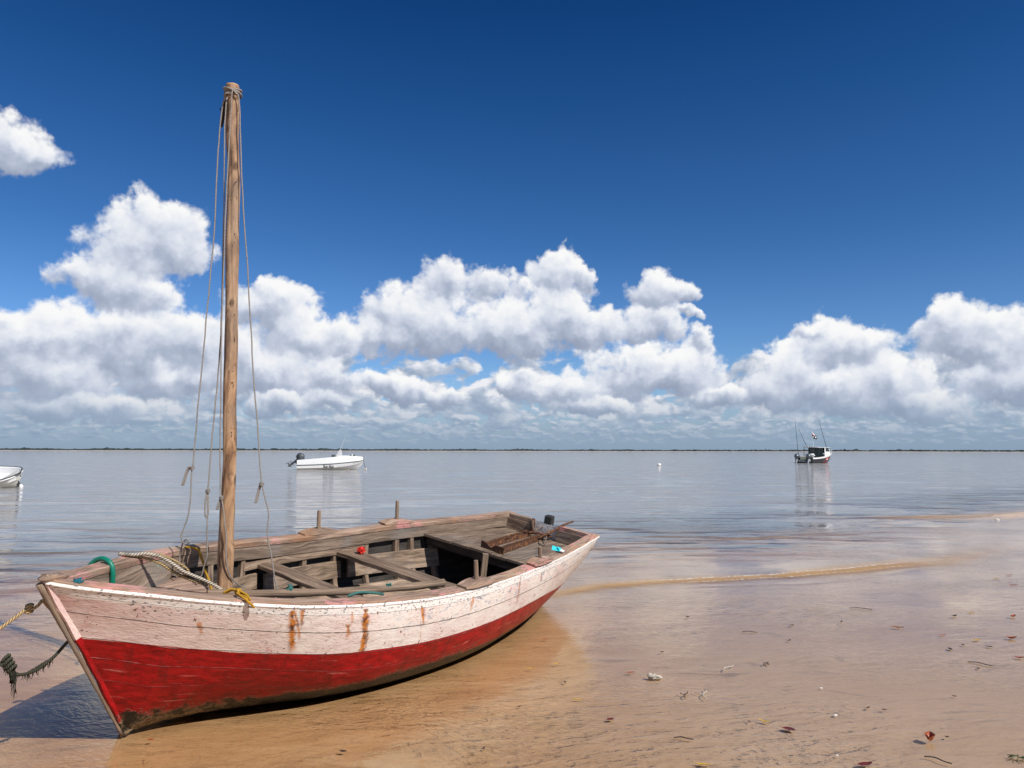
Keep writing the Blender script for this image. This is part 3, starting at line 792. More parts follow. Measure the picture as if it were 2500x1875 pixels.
# transom rail, notched in the middle for the rudder head
for (y0, y1) in ((-0.545, -0.20), (0.13, 0.545)):
    mb = MB(); mb.board(B(4.575, y0, 0.852), B(4.575, y1, 0.852), 0.075, 0.045, jit=0.003, seed=31); mb.build('transom_rail', M_rail, boat, smooth=30)
    mb = MB(); mb.board(B(4.545, y0, 0.803), B(4.545, y1, 0.803), 0.035, 0.115, jit=0.003, seed=33); mb.build('transom_lining', M_inner, boat, smooth=30)
mb = MB(); mb.box(B(4.655, -0.045, 0.845), (0.045, 0.008, 0), (-0.005, 0.046, 0), (0, 0, 0.070)); mb.build('rudder_head', M_black, boat, bevel=0.012, smooth=30)
# thwarts
mb = MB(); mb.board(B(1.50, -0.755, 0.600), B(1.50, 0.745, 0.600), 0.165, 0.030, jit=0.003, n=10, seed=5); mb.build('thwart', M_seat, boat, smooth=30, bevel=0.003)
mb = MB(); mb.board(B(2.385, -0.775, 0.600), B(2.385, 0.765, 0.600), 0.205, 0.036, jit=0.004, n=10, seed=6); mb.build('thwart', M_seat, boat, smooth=30, bevel=0.003)
# upright post under the aft deck
mb = MB(); mb.tube([B(3.30, 0.115, 0.09), B(3.30, 0.105, 0.42), B(3.30, 0.095, 0.685)], 0.036, 4); mb.build('deck_post', M_rib, boat)

# thole pins on their pads
def thole(s, side, h, lean, label=None):
    b, zs = lerp_table(SHEER, s)
    y = side * (b - 0.042)
    slope = (lerp_table(SHEER, s + 0.2)[0] - lerp_table(SHEER, s - 0.2)[0]) / 0.4
    mb = MB(); rows = []
    L = 0.19
    for i in range(9):
        f = -1 + 2 * i / 8; w = 0.062 * (1 - 0.25 * f ** 4); hh = 0.030 * (1 - 0.75 * abs(f) ** 1.5)
        c = B(s + f * L, y + side * slope * f * L, zs + 0.027)
        rows.append([c + Vector((0, -w, 0)), c + Vector((0, w, 0)), c + Vector((0, w * 0.9, hh + 0.006)), c + Vector((0, -w * 0.9, hh + 0.006))])
    base = mb.grid(rows, lambda i, j: (i * 0.05, j * 0.05), close=True)
    mb.face([base + k for k in range(4)]); mb.face([base + 8 * 4 + k for k in range(3, -1, -1)])
    pad = mb.build('thole_pad', M_rail, boat, smooth=40)
    mb = MB(); c = B(s, y, zs + 0.03); top = c + Vector((lean[0], lean[1], h))
    mb.tube([c, c.lerp(top, 0.35), c.lerp(top, 0.7), top, top + (top - c).normalized() * 0.004], [0.019, 0.0175, 0.0175, 0.016, 0.012], 10)
    mb.build('thole_pin', M_rib, boat, smooth=40)
thole(2.08, -1, 0.175, (0.015, 0.045)); thole(3.02, -1, 0.195, (0.015, 0.045))
thole(2.13, 1, 0.165, (-0.01, 0.03)); thole(3.15, 1, 0.12, (-0.01, 0.02))

# mast: a debarked trunk, slightly crooked
MAST = [(-1.951, 5.163, 4.125), (-1.936, 5.163, 3.755), (-1.924, 5.163, 3.425), (-1.917, 5.163, 3.099), (-1.913, 5.163, 2.777), (-1.906, 5.163, 2.458), (-1.899, 5.163, 2.142),
        (-1.894, 5.163, 1.83), (-1.887, 5.163, 1.521), (-1.886, 5.163, 1.337), (-1.89, 5.163, 1.184), (-1.892, 5.163, 1.033), (-1.892, 5.163, 0.852), (-1.89, 5.163, 0.66)]
mp = spline([W2B(Vector(p) + Vector((0.012 * mnoise.noise(Vector((i * 1.7, 3, 0))), 0, 0))) for i, p in enumerate(MAST)], 8)
rr = []
for i in range(len(mp)):
    f = i / (len(mp) - 1)
    r0 = 0.0435 if f < 0.62 else 0.0435 + 0.006 * min(1, (f - 0.62) / 0.2)
    if 0.60 < f < 0.75: r0 -= 0.0015
    rr.append(r0 + 0.0045 * mnoise.noise(Vector((f * 13, 0, 0))))
def knobbly(a, i):
    f = i / len(mp)
    k = 1 + 0.10 * mnoise.noise(Vector((math.cos(a) * 0.9, math.sin(a) * 0.9, f * 11)))
    g = 0
    for (a0, f0, f1, dp) in ((2.4, 0.0, 0.7, 0.15), (0.7, 0.05, 0.55, 0.13), (4.1, 0.0, 0.6, 0.15), (5.5, 0.1, 0.9, 0.10), (3.3, 0.45, 1.0, 0.08), (1.5, 0.3, 1.0, 0.08)):
        d = ((a - a0 - 0.45 * math.sin(f * 8 + a0)) + math.pi) % (2 * math.pi) - math.pi
        if f0 <= f <= f1: g = max(g, dp * math.exp(-(d / 0.17) ** 2) * math.sin(math.pi * (f - f0) / (f1 - f0)) ** 0.5)
    return k - g
def mast_material():
    m, t, out = new_mat('mast_wood')
    uv = t.n('ShaderNodeUVMap', uv_map='UVMap').outputs[0]; obj = t.n('ShaderNodeTexCoord').outputs['Object']
    p = t.v('MULTIPLY', obj, (9.0, 9.0, 0.9))
    w = t.v('SUBTRACT', t.noise(obj, 2.2, 3.0, out=1), (0.5, 0.5, 0.5))
    p = t.v('ADD', p, t.v('MULTIPLY', w, (2.2, 2.2, 0.5)))
    g = t.noise(p, 1.6, 6.0, 0.6); g2 = t.noise(t.v('MULTIPLY', p, (4.0, 4.0, 1.0)), 1.5, 4.0, 0.6); big = t.noise(obj, 1.1, 3.0)
    c = t.ramp(g, [(0.36, (0.085, 0.045, 0.025)), (0.46, (0.25, 0.14, 0.075)), (0.56, (0.37, 0.225, 0.125)), (0.68, (0.50, 0.34, 0.205))])
    c = t.mix(t.step(big, 0.42, 0.65, 0.0, 0.55), c, (0.33, 0.25, 0.185, 1))
    split = t.step(g2, 0.37, 0.30)
    c = t.mix(t.m('MULTIPLY', split, 0.8), c, (0.045, 0.022, 0.012, 1))
    kn = t.step(t.voro(t.v('MULTIPLY', obj, (7.0, 7.0, 3.2)), 1.0), 0.17, 0.08)
    c = t.mix(t.m('MULTIPLY', kn, 0.8), c, (0.05, 0.025, 0.014, 1))
    b = pbsdf(t, out, Base_Color=c, Roughness=0.68); t.put(b, 'Specular IOR Level', 0.3)
    h = t.m('SUBTRACT', t.m('ADD', t.m('MULTIPLY', g, 0.8), t.m('MULTIPLY', g2, 0.3)), t.m('MULTIPLY', split, 0.5))
    bn = t.n('ShaderNodeBump', ins={'Strength': 1.0, 'Distance': 0.012, 'Height': h})
    t.nt.links.new(bn.outputs[0], b.inputs['Normal'])
    return m
M_mastw = mast_material()
mb = MB(); mb.tube(mp, rr, 44, sq=knobbly)
mast = mb.build('mast', M_mastw, boat, smooth=50)
tipp = W2B((-1.953, 5.163, 4.125)); tipd = (mp[0] - mp[3]).normalized()
mb = MB(); mb.tube([tipp + tipd * 0.002, tipp + tipd * 0.012], [0.044, 0.042], 20, sq=lambda a, i: 1 + 0.08 * mnoise.noise(Vector((math.cos(a) * 2, math.sin(a) * 2, 3))))
mb.build('mast_cap', wood('mast_end', (0.30, 0.17, 0.09), (0.5, 0.30, 0.17), (0.62, 0.42, 0.26)), mast, smooth=40)

# ------------------------------------------------------------------ ropes hanging from the masthead (each its own thing)
def rope_obj(name, pts, r, mat, per=6, seg=7):
    pp = spline(pts, per)
    mb = MB(); mb.tube(pp, r, seg); return mb
def add_rope(mb, pts, r, per=6, seg=7):
    mb.tube(spline(pts, per), r, seg)
def knot(mb, c, r, n=3, size=0.016, up=Vector((0, 0, 1))):
    c = Vector(c)
    for k in range(n):
        z = (k - (n - 1) / 2) * r * 1.7
        loop = [c + Vector((math.cos(a) * size * 0.75, math.sin(a) * size * 0.75, z + 0.003 * math.sin(a))) for a in [i * math.pi / 4 for i in range(9)]]
        mb.tube(loop, r, 6, cap=False)
R1 = [(-1.932, 5.103, 4.049), (-1.989, 5.143, 4.068), (-2.013, 5.183, 4.057), (-2.041, 5.213, 3.977), (-2.061, 5.223, 3.679), (-2.068, 5.223, 3.117), (-2.091, 5.223, 2.661), (-2.116, 5.223, 2.212), (-2.138, 5.223, 1.832), (-2.152, 5.223, 1.52), (-2.16, 5.223, 1.482), (-2.161, 5.223, 1.334), (-2.171, 5.223, 1.179), (-2.198, 5.223, 1.087), (-2.215, 5.223, 1.026), (-2.201, 5.223, 0.986), (-2.168, 5.213, 0.975), (-2.149, 5.203, 0.995), (-2.179, 5.213, 1.006), (-2.211, 5.233, 0.97), (-2.239, 5.263, 0.898), (-2.251, 5.283, 0.803), (-2.276, 5.303, 0.739)]
R1tail = [(-2.16, 5.223, 1.482), (-2.178, 5.213, 1.489), (-2.195, 5.213, 1.452), (-2.206, 5.213, 1.411), (-2.22, 5.213, 1.365)]
R2 = [(-1.967, 5.233, 4.087), (-2.009, 5.223, 4.076), (-2.014, 5.213, 3.943), (-2.015, 5.213, 3.775), (-2.002, 5.213, 3.278), (-1.995, 5.213, 2.788), (-1.996, 5.213, 2.306), (-2.01, 5.213, 1.989), (-2.028, 5.213, 1.675), (-2.042, 5.213, 1.365), (-2.044, 5.213, 1.328), (-2.043, 5.213, 1.288), (-2.038, 5.213, 1.149), (-2.038, 5.213, 1.058), (-2.039, 5.223, 0.965), (-2.043, 5.233, 0.887), (-2.064, 5.243, 0.834), (-2.078, 5.253, 0.777), (-2.102, 5.263, 0.727)]
R2loop = [(-2.044, 5.213, 1.328), (-2.051, 5.203, 1.288), (-2.055, 5.203, 1.212), (-2.05, 5.203, 1.163), (-2.041, 5.213, 1.156), (-2.039, 5.218, 1.211), (-2.046, 5.218, 1.315)]
R3 = [(-1.922, 5.093, 4.067), (-1.926, 5.088, 4.032), (-1.930, 5.093, 3.922), (-1.938, 5.094, 3.63), (-1.943, 5.094, 3.241), (-1.945, 5.10, 2.89), (-1.948, 5.10, 2.448), (-1.938, 5.103, 1.981), (-1.926, 5.103, 1.521), (-1.912, 5.098, 1.31), (-1.90, 5.088, 1.274), (-1.882, 5.085, 1.19), (-1.873, 5.085, 1.115), (-1.862, 5.088, 1.026), (-1.866, 5.088, 0.951), (-1.855, 5.095, 0.86), (-1.838, 5.12, 0.78), (-1.820, 5.18, 0.728), (-1.806, 5.223, 0.700), (-1.78, 5.25, 0.690)]
R3tail = [(-1.904, 5.093, 1.301), (-1.914, 5.086, 1.274), (-1.925, 5.086, 1.244), (-1.933, 5.088, 1.214)]
R4 = [(-1.916, 5.103, 4.062), (-1.894, 5.113, 4.047), (-1.884, 5.118, 3.983), (-1.872, 5.118, 3.802), (-1.853, 5.118, 3.507), (-1.835, 5.123, 3.249), (-1.797, 5.133, 2.834), (-1.762, 5.143, 2.391), (-1.735, 5.143, 2.078), (-1.706, 5.143, 1.829), (-1.683, 5.143, 1.582), (-1.662, 5.143, 1.383), (-1.655, 5.143, 1.353), (-1.635, 5.143, 1.277), (-1.611, 5.143, 1.186), (-1.613, 5.143, 1.065), (-1.605, 5.143, 0.99), (-1.585, 5.143, 0.929), (-1.571, 5.143, 0.84), (-1.56, 5.153, 0.763), (-1.546, 5.163, 0.696), (-1.526, 5.183, 0.644)]
R4tail = [(-1.662, 5.143, 1.374), (-1.677, 5.143, 1.362), (-1.685, 5.143, 1.322), (-1.693, 5.143, 1.286), (-1.701, 5.143, 1.253)]
def closer(pts, d=0.10):
    c = Vector((0, 0, 1.6)); return [tuple(c + (Vector(p) - c) * ((p[1] - d) / p[1])) for p in pts]
R1, R1tail, R2, R2loop = [R1[0]] + closer(R1[1:]), closer(R1tail), [R2[0]] + closer(R2[1:]), closer(R2loop)
def wig(pts, amp=0.004):
    out = []
    for i, p in enumerate(spline(pts, 5)):
        out.append(p + Vector((mnoise.noise(p * 7), mnoise.noise(p * 7 + Vector((9, 0, 0))), 0)) * amp)
    return out
GR = 'grey ropes hanging from the masthead'
def hang(main, tail, label, r=0.0046, extra=None, kz=None):
    mb = MB(); mb.tube(wig(main), r, 7)
    o = mb.build('hanging_rope', M_rope, smooth=True)
    tag(o, label, 'rope', GR)
    if tail:
        t = MB(); t.tube(spline(tail, 5), r * 1.25, 7)
        t.tube([p + Vector((0.006, 0.01, 0)) for p in spline(tail, 5)], r * 1.0, 7)
        t.build('rope_tail', M_rope, o, smooth=True)
    if kz:
        k = MB(); knot(k, kz, r * 0.9); k.build('knot', M_rope, o, smooth=True)
    return o
hang(R1, R1tail, 'grey rope hanging farthest left of the mast, knotted with a frayed double tail', kz=R1tail[0])
ro2 = hang(R2, None, 'grey rope just left of the mast, ending in a long narrow loop', kz=R2loop[0])
lp = MB(); lp.tube(spline(R2loop, 5), 0.0055, 7); lp.build('rope_loop', M_rope, ro2, smooth=True)
hang(R3, R3tail, 'grey rope running down the face of the mast to its foot', kz=(-1.904, 5.088, 1.292))
hang(R4, R4tail, 'grey rope hanging free on the right of the mast', kz=(-1.662, 5.143, 1.378))
# masthead lashing
mb = MB()
for k, (z, tilt, ph) in enumerate(((4.095, 0.012, 0.3), (4.08, -0.014, 1.0), (4.062, 0.010, 2.0))):
    loop = [Vector((-1.947 + 0.056 * math.cos(a), 5.163 + 0.056 * math.sin(a), z + tilt * math.sin(a + ph))) for a in [i * math.pi / 10 for i in range(21)]]
    mb.tube(loop, 0.0068, 6, cap=False)
add_rope(mb, [(-2.006, 5.14, 4.105), (-1.975, 5.11, 4.095), (-1.94, 5.10, 4.08), (-1.915, 5.105, 4.065), (-1.90, 5.11, 4.045)], 0.0075)
o = mb.build('masthead_lashing', M_rope, smooth=True)
tag(o, 'grey rope lashing wound round the top of the mast', 'rope')
mb = MB(); add_rope(mb, [(-1.995, 5.20, 4.06), (-2.012, 5.20, 4.03), (-2.025, 5.205, 3.99), (-2.028, 5.21, 3.95), (-2.034, 5.213, 3.90), (-2.042, 5.213, 3.86)], 0.011)
add_rope(mb, [(-2.03, 5.21, 3.95), (-2.045, 5.21, 3.975), (-2.052, 5.21, 3.995)], 0.004)
o = mb.build('twine_wrap', M_rope_dark, smooth=True)
tag(o, 'black tarred twine wrapped on the outermost rope below the masthead', 'twine')

# coil on the fore deck under the left rope
mb = MB(); rnd = random.Random(3)
base = W2B((-2.285, 5.33, 0.71))
pts = []
for i in range(26):
    a = i * 1.13; rad = 0.045 + 0.02 * rnd.random()
    pts.append(Vector((base.x + rad * math.cos(a) * 1.2, base.y + rad * math.sin(a), 0.668 + 0.006 + 0.022 * (i % 5) / 4)))
add_rope(mb, pts, 0.0045, 4, 6)
o = mb.build('rope_coil', M_rope, None, smooth=True); o.matrix_world = BM_
tag(o, 'small tangled coil of grey rope on the fore deck', 'rope')

def boat_thing(mb, name, mat, label, cat, **kw):
    o = mb.build(name, mat, None, **kw); o.matrix_world = BM_
    return tag(o, label, cat)
def bp(pts): return [B(*p) for p in pts]
# thick striped mooring line from the far rail to the mast foot
CH = [(0.10, -0.46, 0.905), (0.173, -0.40, 0.905), (0.217, -0.37, 0.915), (0.29, -0.33, 0.899), (0.353, -0.3, 0.861), (0.412, -0.25, 0.813), (0.476, -0.22, 0.781), (0.531, -0.18, 0.755), (0.60, -0.15, 0.715), (0.63, -0.11, 0.69)]
mb = MB(); add_rope(mb, bp(CH), 0.0108, 5, 10)
o = boat_thing(mb, 'thick_rope', M_rope_white, 'thick pale rope with dark flecks slung from the far rail to the mast foot', 'rope', smooth=True)
mb = MB(); add_rope(mb, bp([(0.12, -0.45, 0.897), (0.22, -0.40, 0.885), (0.303, -0.34, 0.855), (0.375, -0.31, 0.805), (0.441, -0.26, 0.765), (0.53, -0.2, 0.73)]), 0.009, 5, 8)
add_rope(mb, bp([(0.289, -0.33, 0.915), (0.367, -0.3, 0.878), (0.433, -0.26, 0.832), (0.458, -0.25, 0.80), (0.443, -0.25, 0.787), (0.4, -0.28, 0.815)]), 0.0065, 5, 7)
boat_thing(mb, 'doubled_rope', M_rope_tan, 'thin tan rope doubled along the thick pale rope', 'rope', smooth=True)
mb = MB(); add_rope(mb, bp([(0.67, -0.62, 0.845), (0.67, -0.56, 0.86), (0.688, -0.5, 0.856), (0.702, -0.48, 0.813), (0.705, -0.45, 0.775), (0.688, -0.4, 0.745), (0.64, -0.27, 0.70), (0.61, -0.2, 0.672)]), 0.008, 5, 7)
add_rope(mb, bp([(0.66, -0.60, 0.85), (0.678, -0.5, 0.866), (0.69, -0.47, 0.82), (0.70, -0.43, 0.765)]), 0.006, 5, 7)
boat_thing(mb, 'yellow_strap', M_rope_yel, 'yellow rope hanging from the far rail behind the mast', 'rope', smooth=True)
mb = MB(); add_rope(mb, bp([(-0.12, -0.385, 0.865), (-0.108, -0.37, 0.895), (-0.094, -0.345, 0.922), (-0.080, -0.30, 0.936), (-0.068, -0.25, 0.920), (-0.061, -0.228, 0.878), (-0.057, -0.222, 0.812), (-0.055, -0.22, 0.74), (-0.055, -0.22, 0.665)]), 0.0145, 6, 14)
boat_thing(mb, 'green_hose', M_green, 'green plastic hose bent over the far rail at the bow', 'hose', smooth=True)
# yellow rope tied over the near rail
mb = MB()
yk = [(0.235, 0.405, 0.882), (0.262, 0.42, 0.90), (0.28, 0.44, 0.897), (0.28, 0.48, 0.893), (0.278, 0.53, 0.888), (0.27, 0.562, 0.872), (0.288, 0.582, 0.855), (0.30, 0.582, 0.842), (0.285, 0.568, 0.862), (0.262, 0.54, 0.886), (0.25, 0.48, 0.905)]
add_rope(mb, bp(yk), 0.0065, 5, 7)
add_rope(mb, bp([(0.225, 0.40, 0.885), (0.25, 0.43, 0.91), (0.268, 0.47, 0.91), (0.285, 0.52, 0.90), (0.285, 0.56, 0.88)]), 0.0065, 5, 7)
kk = B(0.272, 0.465, 0.903)
for q in range(3):
    mb.tube([kk + Vector((0.009 * q - 0.009 + 0.003 * math.cos(a), 0.015 * math.cos(a), 0.013 * math.sin(a))) for a in [i * math.pi / 5 for i in range(11)]], 0.006, 6, cap=False)
boat_thing(mb, 'yellow_rope', M_rope_yel, 'knotted yellow rope looped over the near rail below the mast', 'rope', smooth=True)
# long pole lying inside the near rail
pts = [(0.47, -0.06, 0.712), (0.80, 0.10, 0.708), (1.15, 0.28, 0.712), (1.5, 0.44, 0.722), (1.82, 0.575, 0.742), (1.98, 0.63, 0.752)]
mb = MB(); pp = spline(bp(pts), 6); mb.tube(pp, [0.026 + 0.003 * math.sin(i * 0.9) for i in range(len(pp))], 12)
boat_thing(mb, 'wooden_pole', M_rib, 'long grey wooden pole lying along the near rail beside the mast', 'pole', smooth=50)
# bits of twine on the pole and at the bow
def fluff(name, centre, n, rad, r, mat, label, cat, seed=1, flat=1.0):
    mb = MB(); rnd = random.Random(seed); c = B(*centre)
    for k in range(n):
        p = [c + Vector((rnd.gauss(0, rad), rnd.gauss(0, rad), rnd.gauss(0, rad) * flat)) for _ in range(5)]
        add_rope(mb, p, r, 4, 5)
    return boat_thing(mb, name, mat, label, cat, smooth=True)
fluff('teal_twine', (0.93, 0.17, 0.738), 16, 0.0085, 0.0045, M_teal, 'tuft of teal twine knotted round the pole near the mast', 'twine', 2, 1.4)
fluff('teal_twine', (1.56, 0.47, 0.750), 6, 0.008, 0.0035, M_teal, 'tiny pale tuft of twine farther aft on the pole', 'twine', 5)
mb = MB(); add_rope(mb, bp([(1.02, 0.60, 0.795), (1.07, 0.64, 0.822), (1.13, 0.675, 0.822), (1.19, 0.70, 0.815), (1.24, 0.70, 0.80)]), 0.009, 5, 7)
boat_thing(mb, 'rope_end', M_teal, 'short grey-green rope end on the near rail aft of the mast', 'rope', smooth=True)
M_blue = rope_mat('blue_twine', (0.04, 0.34, 0.45, 1), (0.02, 0.10, 0.16, 1), pitch=0.01)
fluff('blue_twine', (-0.43, 0.085, 0.958), 12, 0.010, 0.004, M_blue, 'blue twine tied at the tip of the bow', 'twine', 9, 0.8)
# red crumpled net on the far end of the aft thwart
M_redcloth = plain('red_net_cloth', (0.72, 0.035, 0.02), 0.8, 0.3, 40.0, bump=0.004)
mb = MB(); rnd = random.Random(11); c = B(2.42, -0.62, 0.635)
for k in range(34):
    d = Vector((rnd.gauss(0, 1), rnd.gauss(0, 1), rnd.gauss(0, 0.8))).normalized()
    p0 = c + Vector((d.x * 0.034, d.y * 0.030, d.z * 0.024))
    u = d.orthogonal().normalized(); w = d.cross(u)
    ring = [p0 + (u * math.cos(a) + w * math.sin(a)) * 0.018 * (1 + 0.35 * math.sin(a * 3 + k)) + d * 0.006 * math.sin(a * 5) for a in [i * math.pi / 5 for i in range(10)]]
    b0 = [mb.vert(q) for q in ring]; cc = mb.vert(p0 - d * 0.008)
    for q in range(10): mb.face([b0[q], b0[(q + 1) % 10], cc])
mb.blob(c, 0.024, 12, 8, (1.2, 1.1, 0.8), 0.5, 2, 3.0)
boat_thing(mb, 'red_net_bundle', M_redcloth, 'crumpled bright red net bundle on the thwart end', 'cloth', smooth=False)

# rusty iron frame on the aft deck
fr = empty('rusty_iron_frame', BM_)
tag(fr, 'rusty iron angle frame lying on the aft deck against the transom', 'iron frame')
def angle_iron(name, a, b, w=0.045, th=0.007, jig=0.004, seed=0):
    a, b = B(*a), B(*b); d = (b - a).normalized(); s_ = d.cross(Vector((0, 0, 1))).normalized(); u_ = s_.cross(d)
    mb = MB(); rnd = random.Random(seed); rows = []; n = 14
    prof = [(-w/2, 0), (-w/2, w), (-w/2 + th, w), (-w/2 + th, th), (w/2 - th, th), (w/2 - th, w * 0.7), (w/2, w * 0.7), (w/2, 0)]
    for i in range(n + 1):
        p = a.lerp(b, i / n)
        rows.append([p + s_ * (x + rnd.uniform(-jig, jig) * 0.3) + u_ * (y + rnd.uniform(-jig, jig) * (1 if y > th else 0.2)) for (x, y) in prof])
    base = mb.grid(rows, None, close=True)
    mb.face([base + k for k in range(8)]); mb.face([base + n * 8 + k for k in range(7, -1, -1)])
    return mb.build(name, M_rust, fr)
angle_iron('iron_bar', (3.49, -0.035, 0.690), (4.48, -0.165, 0.692), 0.050, seed=1)
angle_iron('iron_bar', (3.45, 0.155, 0.690), (4.42, 0.015, 0.692), 0.050, seed=2)
mb = MB(); 
a = B(3.475, -0.085, 0.69); b = B(3.435, 0.205, 0.69); rows = []
for i in range(13):
    f = i / 12; p = a.lerp(b, f); h = 0.062 - 0.038 * math.exp(-((f - 0.42) / 0.16) ** 2)
    rows.append([p + Vector((-0.005, 0, 0)), p + Vector((0.005, 0, 0)), p + Vector((0.005, 0, h)), p + Vector((-0.005, 0, h))])
mb.grid(rows, None, close=True); mb.face([0, 1, 2, 3]); mb.face([12 * 4 + k for k in (3, 2, 1, 0)])
mb.build('end_plate', M_rust, fr)
mb = MB(); mb.tube([B(3.9, -0.07, 0.735), B(3.93, -0.07, 0.76), B(3.97, -0.075, 0.765), B(4.0, -0.08, 0.742)], 0.007, 6)
mb.build('hook', M_rust, fr)
mb = MB(); mb.tube([B(4.28, 0.05, 0.722), B(4.46, 0.11, 0.79), B(4.60, 0.17, 0.868), B(4.72, 0.215, 0.905)], [0.015, 0.014, 0.012, 0.009], 6)
mb.tube([B(4.36, -0.20, 0.72), B(4.44, -0.05, 0.745), B(4.50, 0.10, 0.73)], 0.016, 6)
mb.tube([B(4.50, -0.16, 0.71), B(4.54, -0.165, 0.80), B(4.53, -0.17, 0.86)], 0.020, 5)
mb.build('lashing_bar', M_rust, fr, smooth=True)
M_cord = rope_mat('pale_cord', (0.46, 0.34, 0.26, 1), (0.24, 0.17, 0.12, 1), pitch=0.015)
mb = MB(); add_rope(mb, bp([(4.473, -0.14, 0.855), (4.46, -0.12, 0.79), (4.46, -0.09, 0.76), (4.50, -0.085, 0.775), (4.62, -0.06, 0.80), (4.66, -0.02, 0.80), (4.60, 0.03, 0.77), (4.50, 0.04, 0.745), (4.38, 0.045, 0.705), (4.25, 0.10, 0.692), (4.19, 0.17, 0.694), (4.24, 0.19, 0.694), (4.34, 0.12, 0.72), (4.50, 0.05, 0.79), (4.56, 0.03, 0.82)]), 0.0055, 5, 6)
boat_thing(mb, 'looped_cord', M_cord, 'thin tan cord looped over the rusty iron at the stern', 'cord', smooth=True)
# torn plastic packet on the near side of the aft deck
M_turq = plain('turquoise_plastic', (0.03, 0.55, 0.62), 0.4, 0.1)
pk = empty('plastic_packet', BM_ @ Matrix.Translation(B(3.62, 0.645, 0.825)))
tag(pk, 'torn turquoise and white plastic packet on the aft deck', 'litter')
mb = MB(); g = []
for (x, y, z) in ((-0.055, 0.02, 0.0), (0.0, 0.045, 0.03), (0.03, -0.03, 0.012), (-0.025, -0.05, 0.0)): g.append(mb.vert((x, y, z)))
mb.face(g); g2 = [mb.vert((x + 0.004, y, z + 0.006)) for (x, y, z) in ((-0.03, -0.045, 0.0), (0.03, -0.03, 0.012), (0.0, 0.0, 0.026))]; mb.face(g2)
mb.build('turquoise_sheet', M_turq, pk)
mb = MB(); g = [mb.vert(p) for p in ((-0.02, -0.05, 0.003), (0.028, -0.032, 0.014), (0.02, -0.075, 0.008), (-0.02, -0.088, 0.002))]; mb.face(g)
mb.build('white_flap', M_white, pk)

# mooring ropes at the stem
MOOR = [(-2.36, 4.20, 0.70), (-2.408, 4.13, 0.759), (-2.42, 4.1, 0.788), (-2.439, 4.08, 0.821), (-2.447, 4.06, 0.801), (-2.472, 4.05, 0.785), (-2.494, 4.04, 0.787), (-2.504, 4.0, 0.768), (-2.568, 3.95, 0.708), (-2.649, 3.88, 0.634), (-2.742, 3.8, 0.536), (-2.95, 3.62, 0.34), (-3.3, 3.35, 0.12), (-3.6, 3.1, -0.03)]
mb = MB(); add_rope(mb, MOOR, 0.0085, 5, 8)
o = mb.build('bow_rope', M_rope_tan, smooth=True); tag(o, 'tan mooring rope knotted just off the top of the stem', 'rope')
mb = MB(); knot(mb, (-2.483, 4.045, 0.788), 0.009, 3, 0.017)
mb.build('knot', M_rope_tan, o, smooth=True)
FRAY = [(-2.30, 4.22, 0.62), (-2.353, 4.2, 0.593), (-2.391, 4.2, 0.554), (-2.416, 4.18, 0.517), (-2.458, 4.16, 0.477), (-2.498, 4.15, 0.448), (-2.556, 4.14, 0.432), (-2.606, 4.13, 0.439), (-2.649, 4.12, 0.479), (-2.713, 4.1, 0.543), (-2.814, 4.05, 0.645), (-3.1, 3.95, 0.80), (-3.6, 3.8, 1.0), (-4.4, 3.6, 1.25)]
mb = MB(); add_rope(mb, FRAY, 0.0085, 6, 8)
o = mb.build('frayed_rope', M_rope_weed, smooth=True); tag(o, 'dark frayed rope hung with weed, strung from the middle of the stem', 'rope')
mb = MB(); rnd = random.Random(8)
for k in range(70):
    i = rnd.random() ** 0.8; p = Vector(FRAY[3]).lerp(Vector(FRAY[6]), i) if k < 45 else Vector(FRAY[6]).lerp(Vector(FRAY[8]), rnd.random())
    L = rnd.uniform(0.015, 0.05)
    if k >= 58: p = Vector((-2.595, 4.13, 0.43)); L = rnd.uniform(0.05, 0.13)
    q = [p + Vector((rnd.uniform(-0.006, 0.006), 0, 0))]
    for j in range(3): q.append(q[-1] + Vector((rnd.uniform(-0.008, 0.008), rnd.uniform(-0.006, 0.006), -L / 3)))
    mb.tube(q, [0.003, 0.0026, 0.002, 0.001], 4)
mb.build('weed_strands', M_rope_weed, o, smooth=True)
mb = MB()
for q in range(4):
    cx = Vector((-2.607 - q * 0.012, 4.13, 0.462 + q * 0.018))
    mb.tube([cx + Vector((0.012 * math.sin(a), 0.017 * math.cos(a), 0.017 * math.sin(a))) for a in [i * math.pi / 6 for i in range(13)]], 0.009, 7, cap=False)
mb.blob((-2.60, 4.13, 0.425), 0.02, 12, 8, (0.9, 0.9, 1.5), 0.7, 4, 3.0)
mb.build('knot', M_rope_weed, o, smooth=True)


